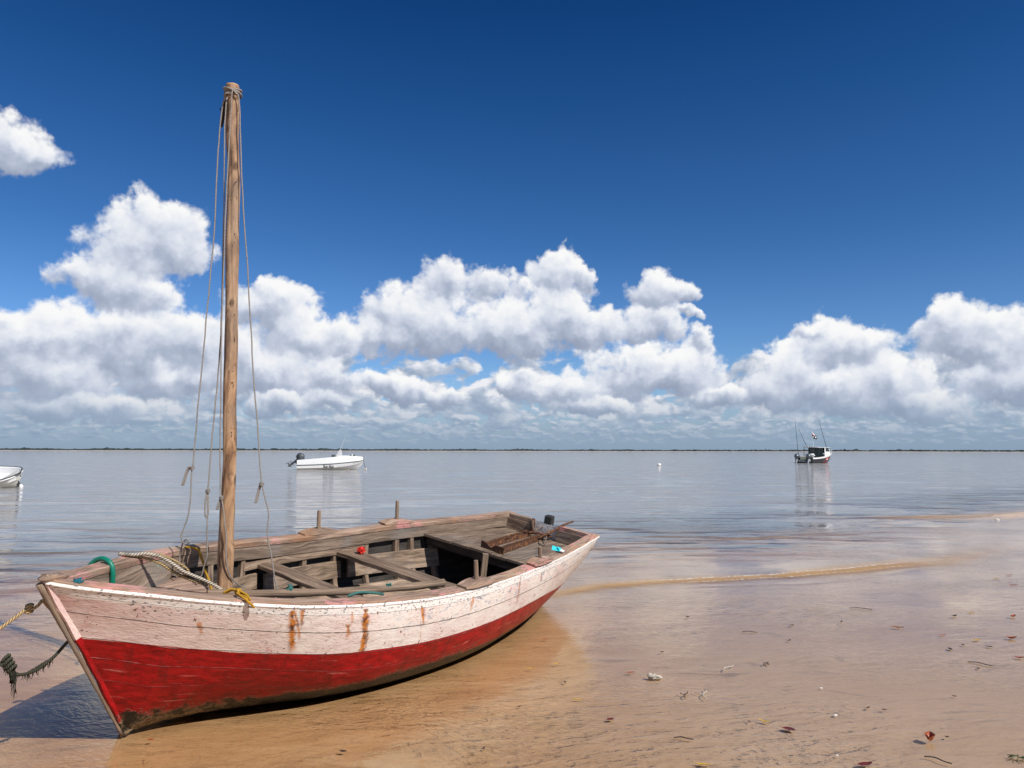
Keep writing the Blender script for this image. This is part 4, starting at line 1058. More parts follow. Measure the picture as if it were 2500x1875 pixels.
# ------------------------------------------------------------------ shore: sand sheet and water sheet
import numpy as np
WAVE = [(-3.0, 8.3), (-0.6, 8.5), (0.39, 8.76), (1.1, 9.30), (1.72, 9.62), (2.47, 9.82), (3.11, 10.0), (3.96, 10.3), (4.71, 10.6), (5.55, 11.02), (6.43, 11.5), (7.72, 12.6), (9.38, 14.3), (13.0, 17.6), (19.0, 22.5), (40.0, 37.0)]
WAVE2 = [(5.0, 18.4), (9.19, 18.8), (10.15, 18.93), (11.4, 19.16), (13.1, 20.0), (18.0, 23.0), (30.0, 32.0)]
def wave_y(tab, x):
    return np.interp(x, [p[0] for p in tab], [p[1] for p in tab])
def vnoise(x, y, seed=0):
    """smooth value noise on arrays"""
    xi = np.floor(x); yi = np.floor(y); fx = x - xi; fy = y - yi
    fx = fx * fx * (3 - 2 * fx); fy = fy * fy * (3 - 2 * fy)
    def h(a, b):
        v = np.sin(a * 127.1 + b * 311.7 + seed * 74.7) * 43758.5453
        return v - np.floor(v)
    return (h(xi, yi) * (1 - fx) + h(xi + 1, yi) * fx) * (1 - fy) + (h(xi, yi + 1) * (1 - fx) + h(xi + 1, yi + 1) * fx) * fy
def polar_sheet(name, mat, radii, nang, zfn, centre=(0.0, 0.0), attrs=None):
    rr = np.array(radii); an = np.linspace(0, 2 * np.pi, nang, endpoint=False)
    Rg, Ag = np.meshgrid(rr, an, indexing='ij')
    X = centre[0] + Rg * np.sin(Ag); Y = centre[1] + Rg * np.cos(Ag); Z = zfn(X, Y)
    V = np.stack([X.ravel(), Y.ravel(), Z.ravel()], 1)
    nr = len(rr)
    V = np.vstack([V, [[centre[0], centre[1], float(zfn(np.array([centre[0]]), np.array([centre[1]]))[0])]]])
    i, j = np.meshgrid(np.arange(nr - 1), np.arange(nang), indexing='ij')
    a = i * nang + j; b = i * nang + (j + 1) % nang; c = (i + 1) * nang + (j + 1) % nang; d = (i + 1) * nang + j
    Q = np.stack([a.ravel(), b.ravel(), c.ravel(), d.ravel()], 1)
    c0 = nr * nang
    tri = [(c0, (k + 1) % nang, k) for k in range(nang)]
    me = bpy.data.meshes.new(name)
    me.from_pydata(V.tolist(), [], Q.tolist() + tri)
    me.polygons.foreach_set('use_smooth', [True] * len(me.polygons))
    me.materials.append(mat)
    if attrs:
        for nm, fn in attrs.items():
            at = me.attributes.new(nm, 'FLOAT', 'POINT'); at.data.foreach_set('value', fn(V[:, 0], V[:, 1], V[:, 2]).astype(np.float32))
    o = bpy.data.objects.new(name, me); col.objects.link(o)
    return o
def sand_z(x, y):
    wy = wave_y(WAVE, x)
    off = y - wy                                             # metres beyond the wave line
    z = -0.020 - 0.034 * np.clip(off, 0, 60) - 0.0006 * np.clip(off, 0, 40) ** 2
    z = np.maximum(z, -3.0)
    # foreground flat, a few mm under or over the water
    n = (vnoise(x * 0.55 + y * 0.2, y * 0.8, 1) - 0.5) * 0.016 + (vnoise(x * 1.7, y * 2.9, 2) - 0.5) * 0.006 + (vnoise(x * 6, y * 9, 3) - 0.5) * 0.0016
    rise = np.clip((x - 1.2) * 0.5 + (6.2 - y) * 0.55, -3, 6)
    z = z + n * np.clip(1.2 - off * 0.1, 0.2, 1) + 0.0048 * np.clip(rise, 0, 6) + 0.030 * np.clip(2.6 - y, 0, 30)
    z = z - 0.010 * np.clip(-1.0 - x, 0, 10) * np.clip(1.5 + 0.1 * y, 0, 3) * 0.5
    # hollow left by the stern and a bar under the second wave
    z = z + 0.150 * np.exp(-((y - wave_y(WAVE2, x)) / 0.55) ** 2) * np.clip((x - 6) / 5, 0, 1)
    return np.minimum(z, 2.5)
def ridge(x, y):
    """low wavelet rolling over the flat"""
    d = y - wave_y(WAVE, x) + 0.16 * (vnoise(x * 0.9, x * 0 + 3.3, 8) - 0.5) + 0.06 * (vnoise(x * 4.1, y * 2.0, 9) - 0.5)
    amp = 0.019 * np.clip((x + 0.8) / 2.0, 0.0, 1) * (0.35 + 1.1 * vnoise(x * 1.6, x * 0, 5)) * np.clip((9.5 - x) / 4, 0.0, 1)
    f = np.where(d < 0, np.exp(-(d / 0.13) ** 2), np.exp(-(d / 0.75) ** 2))
    d2 = y - wave_y(WAVE2, x); a2 = 0.035 * np.clip((x - 6) / 3, 0, 1) * np.clip((26 - x) / 8, 0, 1)
    f2 = np.where(d2 < 0, np.exp(-(d2 / 0.18) ** 2), np.exp(-(d2 / 0.6) ** 2))
    d3 = d + 0.55 + 0.10 * np.sin(x * 2.0); a3 = 0.12 * amp
    return amp * f + a2 * f2 + a3 * np.exp(-(d3 / 0.07) ** 2)
def wave_front(x, y):
    d = y - wave_y(WAVE, x) + 0.16 * (vnoise(x * 0.9, x * 0 + 3.3, 8) - 0.5) + 0.06 * (vnoise(x * 4.1, y * 2.0, 9) - 0.5)
    here = np.clip((x + 0.8) / 1.5, 0, 1) * np.clip((8.8 - x) / 3.5, 0, 1)
    d2 = y - wave_y(WAVE2, x); here2 = np.clip((x - 7) / 3, 0, 1) * np.clip((26 - x) / 8, 0, 1)
    return d, here, d2, here2
def silt_band(x, y, z):
    d, h, d2, h2 = wave_front(x, y)
    w = 0.13 + 0.10 * vnoise(x * 1.1, x * 0, 15) + np.clip((x - 3.2) * 0.10, 0, 0.30)
    return h * np.exp(-((d + 0.02) / w) ** 2) * (0.75 + 0.25 * vnoise(x * 3, y * 5, 4)) + 0.8 * h2 * np.exp(-(d2 / 0.25) ** 2)
def foam_line(x, y, z):
    d, h, d2, h2 = wave_front(x, y)
    return h * np.clip((x - 0.6) / 1.5, 0, 1) * (np.exp(-((d - 0.07) / 0.035) ** 2) + 0.8 * np.exp(-((d + 0.12) / 0.03) ** 2) * (x > 2))
rad = [0.6]
while rad[-1] < 3: rad.append(rad[-1] * 1.03 + 0.01)
while rad[-1] < 8: rad.append(rad[-1] * 1.0085)
while rad[-1] < 12.5: rad.append(rad[-1] * 1.0038)
while rad[-1] < 24: rad.append(rad[-1] * 1.0085)
while rad[-1] < 60: rad.append(rad[-1] * 1.03)
while rad[-1] < 11000: rad.append(rad[-1] * 1.12)

def sand_material():
    m, t, out = new_mat('wet_sand')
    P_ = t.n('ShaderNodeTexCoord').outputs['Object']
    ht = t.n('ShaderNodeAttribute', attribute_type='GEOMETRY', attribute_name='height').outputs['Fac']
    x, y = t.sep(P_)[:2]
    n1 = t.noise(P_, 0.55, 4.0, 0.55); n2 = t.noise(t.v('MULTIPLY', P_, (0.55, 1.5, 1)), 3.0, 6.0, 0.62, 0.6); n3 = t.noise(P_, 70.0, 3.0, 0.7); n4 = t.noise(P_, 14.0, 5.0, 0.6)
    c = t.ramp(n2, [(0.32, (0.36, 0.215, 0.105)), (0.50, (0.50, 0.305, 0.155)), (0.68, (0.58, 0.385, 0.22))])
    c = t.mix(t.step(n1, 0.35, 0.65, 0.0, 0.5), c, (0.56, 0.33, 0.16, 1))
    c = t.mix(t.step(n3, 0.40, 0.62, 0.0, 0.35), c, (0.62, 0.46, 0.31, 1))
    # pinker, greyer sand away from the hull
    away = t.step(x, -0.2, 1.6, 0.0, 0.85)
    c = t.mix(away, c, t.mix(n2, (0.52, 0.375, 0.265, 1), (0.63, 0.475, 0.345, 1)))
    # dark silt drifts and grit
    si = t.noise(t.v('MULTIPLY', P_, (0.9, 2.4, 1)), 1.9, 8.0, 0.72, 1.0)
    c = t.mix(t.m('MULTIPLY', t.step(si, 0.56, 0.70), 0.50), c, (0.10, 0.075, 0.05, 1))
    gr = t.m('MULTIPLY', t.step(t.voro(P_, 22.0), 0.10, 0.05), t.step(n4, 0.50, 0.60))
    c = t.mix(t.m('MULTIPLY', gr, 0.8), c, (0.05, 0.035, 0.025, 1))
    gw = t.m('MULTIPLY', t.step(t.voro(t.v('ADD', P_, (3.3, 1.7, 0)), 15.0), 0.060, 0.03), t.step(n4, 0.52, 0.45))
    c = t.mix(t.m('MULTIPLY', gw, 0.7), c, (0.62, 0.56, 0.48, 1))
    rough = t.lin(n2, 0.35, 0.65, 0.22, 0.55)
    b = pbsdf(t, out, Base_Color=c, Roughness=rough); t.put(b, 'Specular IOR Level', 0.5)
    rp = t.noise(t.v('MULTIPLY', P_, (1.0, 3.0, 1)), 5.0, 5.0, 0.55, 1.5)
    h = t.m('ADD', t.m('MULTIPLY', rp, 0.34), t.m('ADD', t.m('MULTIPLY', n3, 0.10), t.m('MULTIPLY', n4, 0.22)))
    bn = t.n('ShaderNodeBump', ins={'Strength': 1.0, 'Distance': 0.013, 'Height': h})
    t.nt.links.new(bn.outputs[0], b.inputs['Normal'])
    return m
sand = polar_sheet('sand', sand_material(), rad, 520, sand_z, attrs={'height': lambda x, y, z: z})
tag(sand, kind='structure')

def water_material():
    m, t, out = new_mat('shallow_sea')
    P_ = t.n('ShaderNodeTexCoord').outputs['Object']
    dp = t.n('ShaderNodeAttribute', attribute_type='GEOMETRY', attribute_name='depth').outputs['Fac']
    x, y = t.sep(P_)[:2]
    dist = t.v('LENGTH', P_)
    # ripples: crests run mostly across the view, finer and criss-cross in the shallows
    sw = t.v('SUBTRACT', t.noise(P_, 0.25, 2.0, out=1), (0.5, 0.5, 0.5))
    Pq_ = t.v('ADD', P_, t.v('MULTIPLY', sw, (1.2, 1.2, 0)))
    rotv = t.n('ShaderNodeVectorRotate', rotation_type='Z_AXIS', ins={'Vector': Pq_, 'Angle': R(-14)}).outputs[0]
    rotw = t.n('ShaderNodeVectorRotate', rotation_type='Z_AXIS', ins={'Vector': Pq_, 'Angle': R(38)}).outputs[0]
    w0 = t.noise(t.v('MULTIPLY', rotv, (0.65, 1.0, 1)), 0.55, 4.0, 0.5)
    w1 = t.noise(t.v('MULTIPLY', rotv, (0.55, 1.0, 1)), 2.6, 4.0, 0.55)
    w2 = t.noise(t.v('MULTIPLY', rotv, (0.42, 1.0, 1)), 11.0, 3.0, 0.55, 0.4)
    w3 = t.noise(t.v('MULTIPLY', rotw, (0.30, 1.0, 1)), 26.0, 3.0, 0.6, 0.6)
    calm = t.noise(t.v('MULTIPLY', P_, (0.5, 1.0, 1)), 0.35, 3.0, 0.55)
    cm = t.step(calm, 0.38, 0.60, 0.35, 1.25)
    shallow = t.step(dp, 0.25, 0.03)
    a0 = t.m('MULTIPLY', w0, t.m('MULTIPLY', t.m('SUBTRACT', 1.0, shallow), 0.20))
    a1 = t.m('MULTIPLY', w1, t.lin(shallow, 0.0, 1.0, 0.038, 0.0026))
    a2 = t.m('MULTIPLY', w2, t.lin(shallow, 0.0, 1.0, 0.0125, 0.0030))
    patch = t.step(t.noise(P_, 0.8, 3.0, 0.5), 0.40, 0.60, 0.0010, 0.0038)
    a3 = t.m('MULTIPLY', w3, patch)
    h = t.m('MULTIPLY', t.m('ADD', t.m('ADD', a0, a1), t.m('ADD', a2, a3)), cm)
    bn = t.n('ShaderNodeBump', ins={'Strength': 1.0, 'Distance': 1.0, 'Height': h})
    fr_ = t.n('ShaderNodeFresnel', ins={'IOR': 1.33})
    t.nt.links.new(bn.outputs[0], fr_.inputs['Normal'])
    gl = t.n('ShaderNodeBsdfGlossy', ins={'Roughness': 0.04, 'Color': (0.96, 0.95, 0.95, 1)})
    t.nt.links.new(bn.outputs[0], gl.inputs['Normal'])
    tr = t.n('ShaderNodeBsdfTransparent', ins={'Color': (0.97, 0.94, 0.88, 1)})
    mc = t.mix(t.step(dp, 0.03, 0.22), (0.50, 0.28, 0.09, 1), (0.35, 0.335, 0.31, 1))
    crest = t.n('ShaderNodeAttribute', attribute_type='GEOMETRY', attribute_name='crest').outputs['Fac']
    fline = t.n('ShaderNodeAttribute', attribute_type='GEOMETRY', attribute_name='foamline').outputs['Fac']
    foam = t.m('MULTIPLY', t.step(fline, 0.25, 0.8), t.step(t.noise(t.v('MULTIPLY', P_, (1.0, 2.0, 1)), 20.0, 4.0, 0.7), 0.50, 0.54))
    mc = t.mix(crest, mc, (0.46, 0.27, 0.09, 1))
    mc = t.mix(foam, mc, (0.80, 0.76, 0.70, 1))
    mk = t.n('ShaderNodeBsdfDiffuse', ins={'Color': mc})
    murk = t.m('MAXIMUM', t.step(dp, 0.02, 0.60, 0.0, 0.97), t.m('MAXIMUM', foam, t.m('MULTIPLY', crest, 0.85)))
    body = t.n('ShaderNodeMixShader', ins={0: murk, 1: tr.outputs[0], 2: mk.outputs[0]})
    frf = t.m('MULTIPLY', fr_.outputs[0], t.m('SUBTRACT', 1.0, t.m('MULTIPLY', crest, 0.55), clamp=True))
    fin = t.n('ShaderNodeMixShader', ins={0: frf, 1: body.outputs[0], 2: gl.outputs[0]})
    t.nt.links.new(fin.outputs[0], out.inputs[0])
    return m
water = polar_sheet('sea_water', water_material(), rad, 900, lambda x, y: ridge(x, y),
                    attrs={'depth': lambda x, y, z: np.maximum(z - sand_z(x, y), 0.0),
                           'crest': silt_band, 'foamline': foam_line})
tag(water, kind='structure')

# far shore: a low sandy coast and its belt of bush
def far_shore():
    mb = MB(); n = 160
    rows = []
    for i in range(n + 1):
        a = R(-62 + 124 * i / n); d = 2900 + 260 * math.sin(a * 3.1) + 120 * math.sin(a * 9)
        dr = Vector((math.sin(a), math.cos(a), 0))
        rows.append([dr * (d - 90) + Vector((0, 0, -0.5)), dr * (d - 45) + Vector((0, 0, 0.8)), dr * (d + 40) + Vector((0, 0, 2.0)), dr * (d + 900) + Vector((0, 0, 2.0)), dr * (d + 1000) + Vector((0, 0, -1))])
    mb.grid(rows)
    return mb.build('far_beach', plain('far_sand', (0.40, 0.34, 0.28), 0.9, 0.1, 0.01), smooth=True)
tag(far_shore(), kind='structure')
mb = MB(); rnd = random.Random(5)
for i in range(1500):
    a = R(-61 + 122 * (i + rnd.random()) / 1500); d = 2900 + 260 * math.sin(a * 3.1) + 120 * math.sin(a * 9) + rnd.uniform(10, 260)
    hgt = 6.3 + 2.4 * mnoise.noise(Vector((a * 24, 0, 0))) + 1.6 * mnoise.noise(Vector((a * 90, 5, 0))) + rnd.uniform(-0.7, 1.1) + (rnd.random() < 0.05) * rnd.uniform(1, 3)
    c = Vector((math.sin(a) * d, math.cos(a) * d, 1.2))
    mb.blob(c, 1.0, 7, 4, (rnd.uniform(6, 15), rnd.uniform(6, 15), max(2.0, hgt)), 0.35, i)
M_wood = plain('far_foliage', (0.022, 0.035, 0.038), 0.9, 0.35, 0.05)
o = mb.build('far_woodland', M_wood); tag(o, 'low dark belt of bush along the far shore', 'woodland', kind='stuff')

# ------------------------------------------------------------------ leaves, twigs and shells on the wet sand
def ground(x, y):
    return float(max(sand_z(np.array([x]), np.array([y]))[0], ridge(np.array([x]), np.array([y]))[0] if True else 0))
def leaf_mat(name, c, c2):
    m, t, out = new_mat(name)
    obj = t.n('ShaderNodeTexCoord').outputs['Object']; n = t.noise(obj, 45.0, 4.0)
    v = t.m('ABSOLUTE', t.sep(obj)[1])
    cc = t.mix(t.step(n, 0.4, 0.6), c, c2)
    cc = t.mix(t.step(v, 0.0022, 0.0008, 0.0, 0.6), cc, tuple(min(1, q * 1.9) for q in c[:3]) + (1,))
    b = pbsdf(t, out, Base_Color=cc, Roughness=0.38); return m
ML_red = leaf_mat('red_brown_leaf', (0.16, 0.022, 0.014, 1), (0.08, 0.014, 0.012, 1))
ML_or = leaf_mat('orange_leaf', (0.34, 0.075, 0.02, 1), (0.18, 0.035, 0.015, 1))
ML_yel = leaf_mat('yellow_leaf', (0.55, 0.35, 0.04, 1), (0.36, 0.20, 0.03, 1))
ML_brn = leaf_mat('dark_leaf', (0.055, 0.032, 0.022, 1), (0.022, 0.016, 0.012, 1))
ML_grn = leaf_mat('green_weed', (0.10, 0.11, 0.03, 1), (0.05, 0.06, 0.02, 1))
M_twig = plain('wet_twig', (0.055, 0.036, 0.024), 0.6, 0.3, 30.0)
M_coral = plain('bleached_coral', (0.62, 0.56, 0.47), 0.8, 0.2, 40.0, bump=0.01, c2=(0.16, 0.12, 0.09, 1), amt=0.38)
def leaf(x, y, size, rot, mat, label, curl=0.25, wid=0.36, group=None):
    rnd = random.Random(int(x * 1000 + y * 77))
    mb = MB(); rows = []; n = 10
    for i in range(n + 1):
        f = i / n; w = wid * size * (math.sin(math.pi * f ** 0.85)) ** 0.8 * 0.5 + 0.0004
        xx = (f - 0.5) * size; zz = curl * size * ((f - 0.45) ** 2) * 1.3 + 0.002
        row = []
        for k in range(-2, 3):
            q = k / 2
            row.append((xx, q * w, zz + curl * w * 0.9 * q * q + 0.0012 * rnd.uniform(-1, 1)))
        rows.append(row)
    mb.grid(rows)
    top = [[(p[0], p[1], p[2] + 0.0012) for p in r] for r in rows]
    mb.grid(top, flip=True)
    root = empty('fallen_leaf', None, (x, y, ground(x, y) + 0.0015)); root.rotation_euler = (0, 0, rot)
    tag(root, label, 'leaf', group)
    mb.build('leaf_blade', mat, root, smooth=True)
    s = MB(); s.tube([(size * -0.5, 0, curl * size * 0.27), (size * -0.62, 0.003, 0.006), (size * -0.72, 0.008, 0.008)], 0.0011, 5); s.build('leaf_stalk', mat, root, smooth=True)
    return root
LG = 'leaves scattered on the wet sand'
L = leaf
L(1.60, 4.59, 0.078, -0.7, ML_red, 'large dark red leaf touching a yellow leaf at the bottom edge', 0.2, 0.62, LG)
L(1.50, 4.72, 0.065, 2.5, ML_yel, 'yellow leaf beside the large dark red leaf', 0.3, 0.30, LG)
L(0.59, 4.75, 0.050, 0.4, ML_red, 'small red leaf on bare sand below the coral lump', 0.3, 0.6, LG)
L(1.81, 4.09, 0.090, 0.3, ML_red, 'broad reddish leaf nearest the bottom edge', 0.25, 0.42, LG)
L(0.98, 4.09, 0.080, -0.3, ML_yel, 'slim yellow leaf at the bottom edge below centre', 0.2, 0.28, LG)
L(2.32, 4.42, 0.066, 1.1, ML_or, 'curled orange-brown leaf standing up at the lower right', 1.5, 0.8, LG)
L(0.86, 5.73, 0.070, 0.25, ML_or, 'orange leaf just left of the coral lump', 0.2, 0.30, LG)
L(0.43, 5.12, 0.062, -0.05, ML_yel, 'yellow leaf on the golden sand right of the boat', 0.2, 0.28, LG)
L(0.34, 5.95, 0.050, 0.1, ML_yel, 'yellow leaf at the edge of the boat reflection, right one of a pair', 0.2, 0.45, LG)
L(0.14, 5.83, 0.050, 0.1, ML_yel, 'yellow leaf inside the boat reflection, left one of a pair', 0.2, 0.28, LG)
L(0.29, 6.72, 0.055, 0.2, ML_or, 'orange leaf in the ripples close behind the stern', 0.2, 0.35, LG)
L(3.52, 7.17, 0.100, -0.5, ML_or, 'orange leaf near the middle of the right hand flat', 0.3, 0.34, LG)
L(4.87, 7.64, 0.080, 0.6, ML_or, 'curled orange leaf on the far right, uppermost of three', 0.6, 0.5, LG)
L(4.29, 6.76, 0.080, -0.2, ML_or, 'curled orange leaf on the far right, middle of three', 0.7, 0.5, LG)
L(3.95, 6.14, 0.075, -0.4, ML_or, 'orange leaf at the right edge, lowest of three', 0.5, 0.35, LG)
L(3.76, 6.88, 0.060, 0.1, ML_or, 'small orange-brown leaf above the dark pod', 0.2, 0.35, LG)
L(3.95, 6.70, 0.080, 0.15, ML_yel, 'pale yellow leaf near the right edge', 0.2, 0.4, LG)
L(4.58, 7.83, 0.060, 0.0, ML_yel, 'small yellow leaf in the bright ripples on the right', 0.2, 0.4, LG)
L(6.46, 10.16, 0.090, 0.1, ML_or, 'far orange leaf near the wavelet on the right', 0.2, 0.35, LG)
L(6.04, 9.43, 0.090, -0.3, ML_or, 'far orange leaf below the wavelet on the right', 0.2, 0.35, LG)
L(6.13, 9.90, 0.080, 0.1, ML_yel, 'far yellow leaf below the wavelet on the right', 0.2, 0.35, LG)
BR = [(4.32, 7.67, .08), (3.56, 6.41, .07), (3.92, 6.48, .06), (2.59, 7.27, .06), (1.93, 5.96, .045), (2.23, 4.97, .05), (2.31, 4.93, .03), (1.41, 4.72, .03), (0.37, 5.5, .035), (3.45, 5.85, .04), (2.35, 6.68, .05), (3.74, 6.54, .05), (2.45, 4.48, .03), (0.05, 4.98, .03), (-0.9, 4.25, .05), (2.9, 5.2, .03), (1.2, 6.3, .04), (1.7, 7.6, .05), (-0.15, 4.3, .03), (3.1, 7.4, .05)]
rnd = random.Random(21)
for (x, y, s) in BR:
    leaf(x, y, s * 0.85, rnd.uniform(0, 3), ML_brn, 'small dark leaf fragment lying on the wet sand', rnd.uniform(0.1, 0.5), rnd.uniform(0.3, 0.6), 'dark leaf fragments')
L(-2.0, 4.42, 0.032, 0.2, ML_or, 'small red leaf floating close under the bow', 0.1, 0.6, LG)
TW = [((3.46, 8.05), (3.66, 7.98), 'straight greenish twig above the orange leaf on the flat'), ((3.48, 6.03), (3.60, 5.91), 'thin twig near the right edge'), ((0.91, 4.46), (1.01, 4.43), 'short dark twig near the bottom edge'),
      ((1.55, 5.78), (1.66, 5.92), 'pale curved twig right of the coral lump'), ((1.13, 5.16), (1.17, 5.28), 'dark forked twig below the coral lump'), ((1.26, 5.13), (1.30, 5.34), 'thin pale stalk right of the dark forked twig'),
      ((2.17, 4.2), (2.26, 4.10), 'bent twig at the bottom edge'), ((2.05, 7.0), (2.17, 6.97), 'dark twig on the middle flat'), ((1.89, 5.93), (1.95, 6.01), 'tiny dark twig in the middle of the flat')]
for (a, b, lab) in TW:
    mb = MB(); A = Vector((*a, ground(*a) + 0.004)); Bq = Vector((*b, ground(*b) + 0.005)); d = (Bq - A); pr = Vector((-d.y, d.x, 0))
    add_rope(mb, [A, A.lerp(Bq, 0.35) + pr * 0.10 + Vector((0, 0, 0.004)), A.lerp(Bq, 0.7) - pr * 0.04 + Vector((0, 0, 0.004)), Bq], 0.0032, 4, 6)
    if 'forked' in lab: add_rope(mb, [A.lerp(Bq, 0.4), A.lerp(Bq, 0.6) + pr * 0.3, A.lerp(Bq, 0.8) + pr * 0.35], 0.002, 4, 5)
    o = mb.build('twig', M_coral if 'pale' in lab else M_twig, smooth=True); tag(o, lab, 'twig')
mb = MB(); mb.blob((0, 0, 0.010), 0.030, 18, 12, (1.25, 0.8, 0.62), 0.75, 4, 2.6); mb.blob((-0.03, 0.008, 0.016), 0.02, 12, 8, (1, 0.9, 0.9), 0.6, 9, 3.0); mb.blob((0.034, -0.005, 0.008), 0.018, 12, 8, (1.2, 1, 0.7), 0.6, 12, 3.0)
o = mb.build('coral_lump', M_coral, smooth=True); o.location = (1.01, 5.60, ground(1.01, 5.6)); tag(o, 'white pitted coral lump on the sand right of the boat', 'coral')
for (x, y, s, lab) in ((1.97, 4.84, 0.011, 'flat white shell by the ripples below centre right'), (2.1, 5.38, 0.009, 'small white shell right of the coral lump'), (1.72, 4.22, 0.007, 'tiny white shell near the broad reddish leaf'), (11.46, 18.38, 0.045, 'white lump in the distant shallows at the right edge')):
    mb = MB(); mb.blob((0, 0, s * 0.12), s, 12, 8, (1.2, 0.9, 0.38), 0.3, int(s * 999), 2.0)
    o = mb.build('shell', plain('shell_white', (0.70, 0.68, 0.64), 0.4, 0.1), smooth=True); o.location = (x, y, ground(x, y)); tag(o, lab, 'shell')
mb = MB(); rnd = random.Random(2)
for k in range(16):
    a = rnd.uniform(0, 6.28); d = Vector((math.cos(a), math.sin(a), 0))
    add_rope(mb, [Vector((0, 0, 0.004)), d * 0.02 + Vector((0, 0, 0.012)), d * rnd.uniform(0.03, 0.06) + Vector((rnd.uniform(-.01, .01), rnd.uniform(-.01, .01), 0.004))], 0.0022, 3, 5)
o = mb.build('weed_tuft', ML_grn, smooth=True); o.location = (2.66, 4.18, ground(2.66, 4.18)); tag(o, 'green weed tuft at the lower right corner', 'seaweed')


# ------------------------------------------------------------------ boats lying off
def loft(sts, prof):
    """sts: list of (x, rows of (y,z) for one side from keel to sheer) -> full mirrored rows"""
    rows = []
    for x, pts in sts:
        rows.append([(x + (p[2] if len(p) > 2 else 0), -p[0], p[1]) for p in reversed(pts)] + [(x + (p[2] if len(p) > 2 else 0), p[0], p[1]) for p in pts[1:]])
    return rows
def text_part(body, size, mat, parent, loc, rot, name, xs=1.0, extrude=0.004):
    cu = bpy.data.curves.new(name, 'FONT'); cu.body = body; cu.size = size; cu.extrude = extrude; cu.align_x = 'CENTER'; cu.resolution_u = 2; cu.offset = size * 0.03
    tmp = bpy.data.objects.new(name + '_tmp', cu); col.objects.link(tmp)
    dg = bpy.context.evaluated_depsgraph_get(); me = bpy.data.meshes.new_from_object(tmp.evaluated_get(dg))
    bpy.data.objects.remove(tmp); bpy.data.curves.remove(cu)
    me.materials.clear(); me.materials.append(mat)
    o = bpy.data.objects.new(name, me); col.objects.link(o); o.parent = parent
    o.location = loc; o.rotation_euler = rot; o.scale = (xs, 1, 1)
    return o
M_blk = plain('black_paint', (0.02, 0.02, 0.022), 0.5, 0.1)
M_rub = plain('grey_rub_rail', (0.10, 0.105, 0.11), 0.6, 0.1)
M_tan = plain('stained_waterline', (0.62, 0.55, 0.42), 0.5, 0.12)

# white ski boat: x forward, near side at -y
sk = empty('motor_boat', None, (-18.15, 66.0, 0)); sk.rotation_euler = (0, 0, R(3))
tag(sk, 'white motor boat with its outboard tilted up, moored left of centre', 'boat')
SK = [ # x, knuckle y/z, sheer y/z, chine y/z, keel z
    (0.0, 1.00, 0.38, 0.90, 0.80, 0.99, 0.08, -0.22), (0.7, 1.03, 0.40, 0.93, 0.86, 1.02, 0.09, -0.24), (1.8, 1.05, 0.44, 0.95, 0.95, 1.03, 0.12, -0.25),
    (2.9, 1.03, 0.50, 0.91, 1.05, 0.99, 0.15, -0.24), (3.8, 0.93, 0.58, 0.76, 1.12, 0.84, 0.21, -0.2), (4.6, 0.70, 0.67, 0.54, 1.08, 0.54, 0.33, -0.08), (5.1, 0.44, 0.73, 0.33, 1.03, 0.28, 0.46, 0.15), (5.38, 0.16, 0.78, 0.13, 0.98, 0.08, 0.62, 0.54)]
def interp_rows(tab, n):
    out = []
    for i in range(n + 1):
        x = tab[0][0] + (tab[-1][0] - tab[0][0]) * i / n
        out.append((x, *lerp_table(tab, x)))
    return out
rows = []; 
for (x, ky, kz, sy, sz, cy, cz, kl) in interp_rows(SK, 30):
    rows.append([(x, -p[0], p[1]) for p in ((sy * 0.9, sz + 0.01), (sy, sz), (ky, kz + 0.02), (ky, kz - 0.03), (cy, cz + 0.02), (cy - 0.03, cz - 0.02), (0.0, kl))] + [(x, p[0], p[1]) for p in ((cy - 0.03, cz - 0.02), (cy, cz + 0.02), (ky, kz - 0.03), (ky, kz + 0.02), (sy, sz), (sy * 0.9, sz + 0.01))])
mb = MB(); base = mb.grid(rows); nr = len(rows[0])
mb.face([base + k for k in range(nr)]); mb.face([base + 30 * nr + k for k in range(nr - 1, -1, -1)])
mb.build('hull', M_white, sk, smooth=25)
mb = MB(); rr_ = []
for (x, ky, kz, sy, sz, cy, cz, kl) in interp_rows(SK, 30):
    inn = 0.9 if x > 2.4 else 0.86
    rr_.append([(x, -sy * 0.9, sz + 0.012), (x, -sy * 0.5, sz + (0.06 if x > 3.1 else -0.25)), (x, 0, sz + (0.09 if x > 3.1 else -0.28)), (x, sy * 0.5, sz + (0.06 if x > 3.1 else -0.25)), (x, sy * 0.9, sz + 0.012)])
mb.grid(rr_); mb.build('deck', M_white, sk, smooth=40)
for sd in (-1, 1):
    mb = MB(); mb.tube([(x, sd * (ky + 0.012), kz - 0.005) for (x, ky, kz, *_) in interp_rows(SK, 24)], 0.034, 6); mb.build('rub_rail', M_rub, sk, smooth=True)
    mb = MB(); mb.tube([(x, sd * (cy + 0.008), cz + 0.02) for (x, ky, kz, sy, sz, cy, cz, kl) in interp_rows(SK, 24)], 0.014, 5); mb.build('chine_line', M_rub, sk, smooth=True)
mb = MB(); w = []
for (x, ky, kz, sy, sz, cy, cz, kl) in interp_rows(SK, 20)[:17]:
    f = (0.09 - kl) / max(0.05, (cz - 0.02 - kl)); f = min(1, max(0.0, f)); yy = (cy - 0.03) * f
    w.append([(x, -(yy + 0.012), 0.085), (x, -(yy * 0.94 + 0.006), -0.03)])
mb.grid(w); mb.build('waterline_stain', M_tan, sk)
text_part('S', 0.36, M_blk, sk, (2.30, -1.068, 0.150), (R(90), 0, R(1)), 'lettering', 0.75)
text_part('KI', 0.26, M_blk, sk, (2.50, -1.068, 0.150), (R(90), 0, R(1)), 'lettering', 0.75)
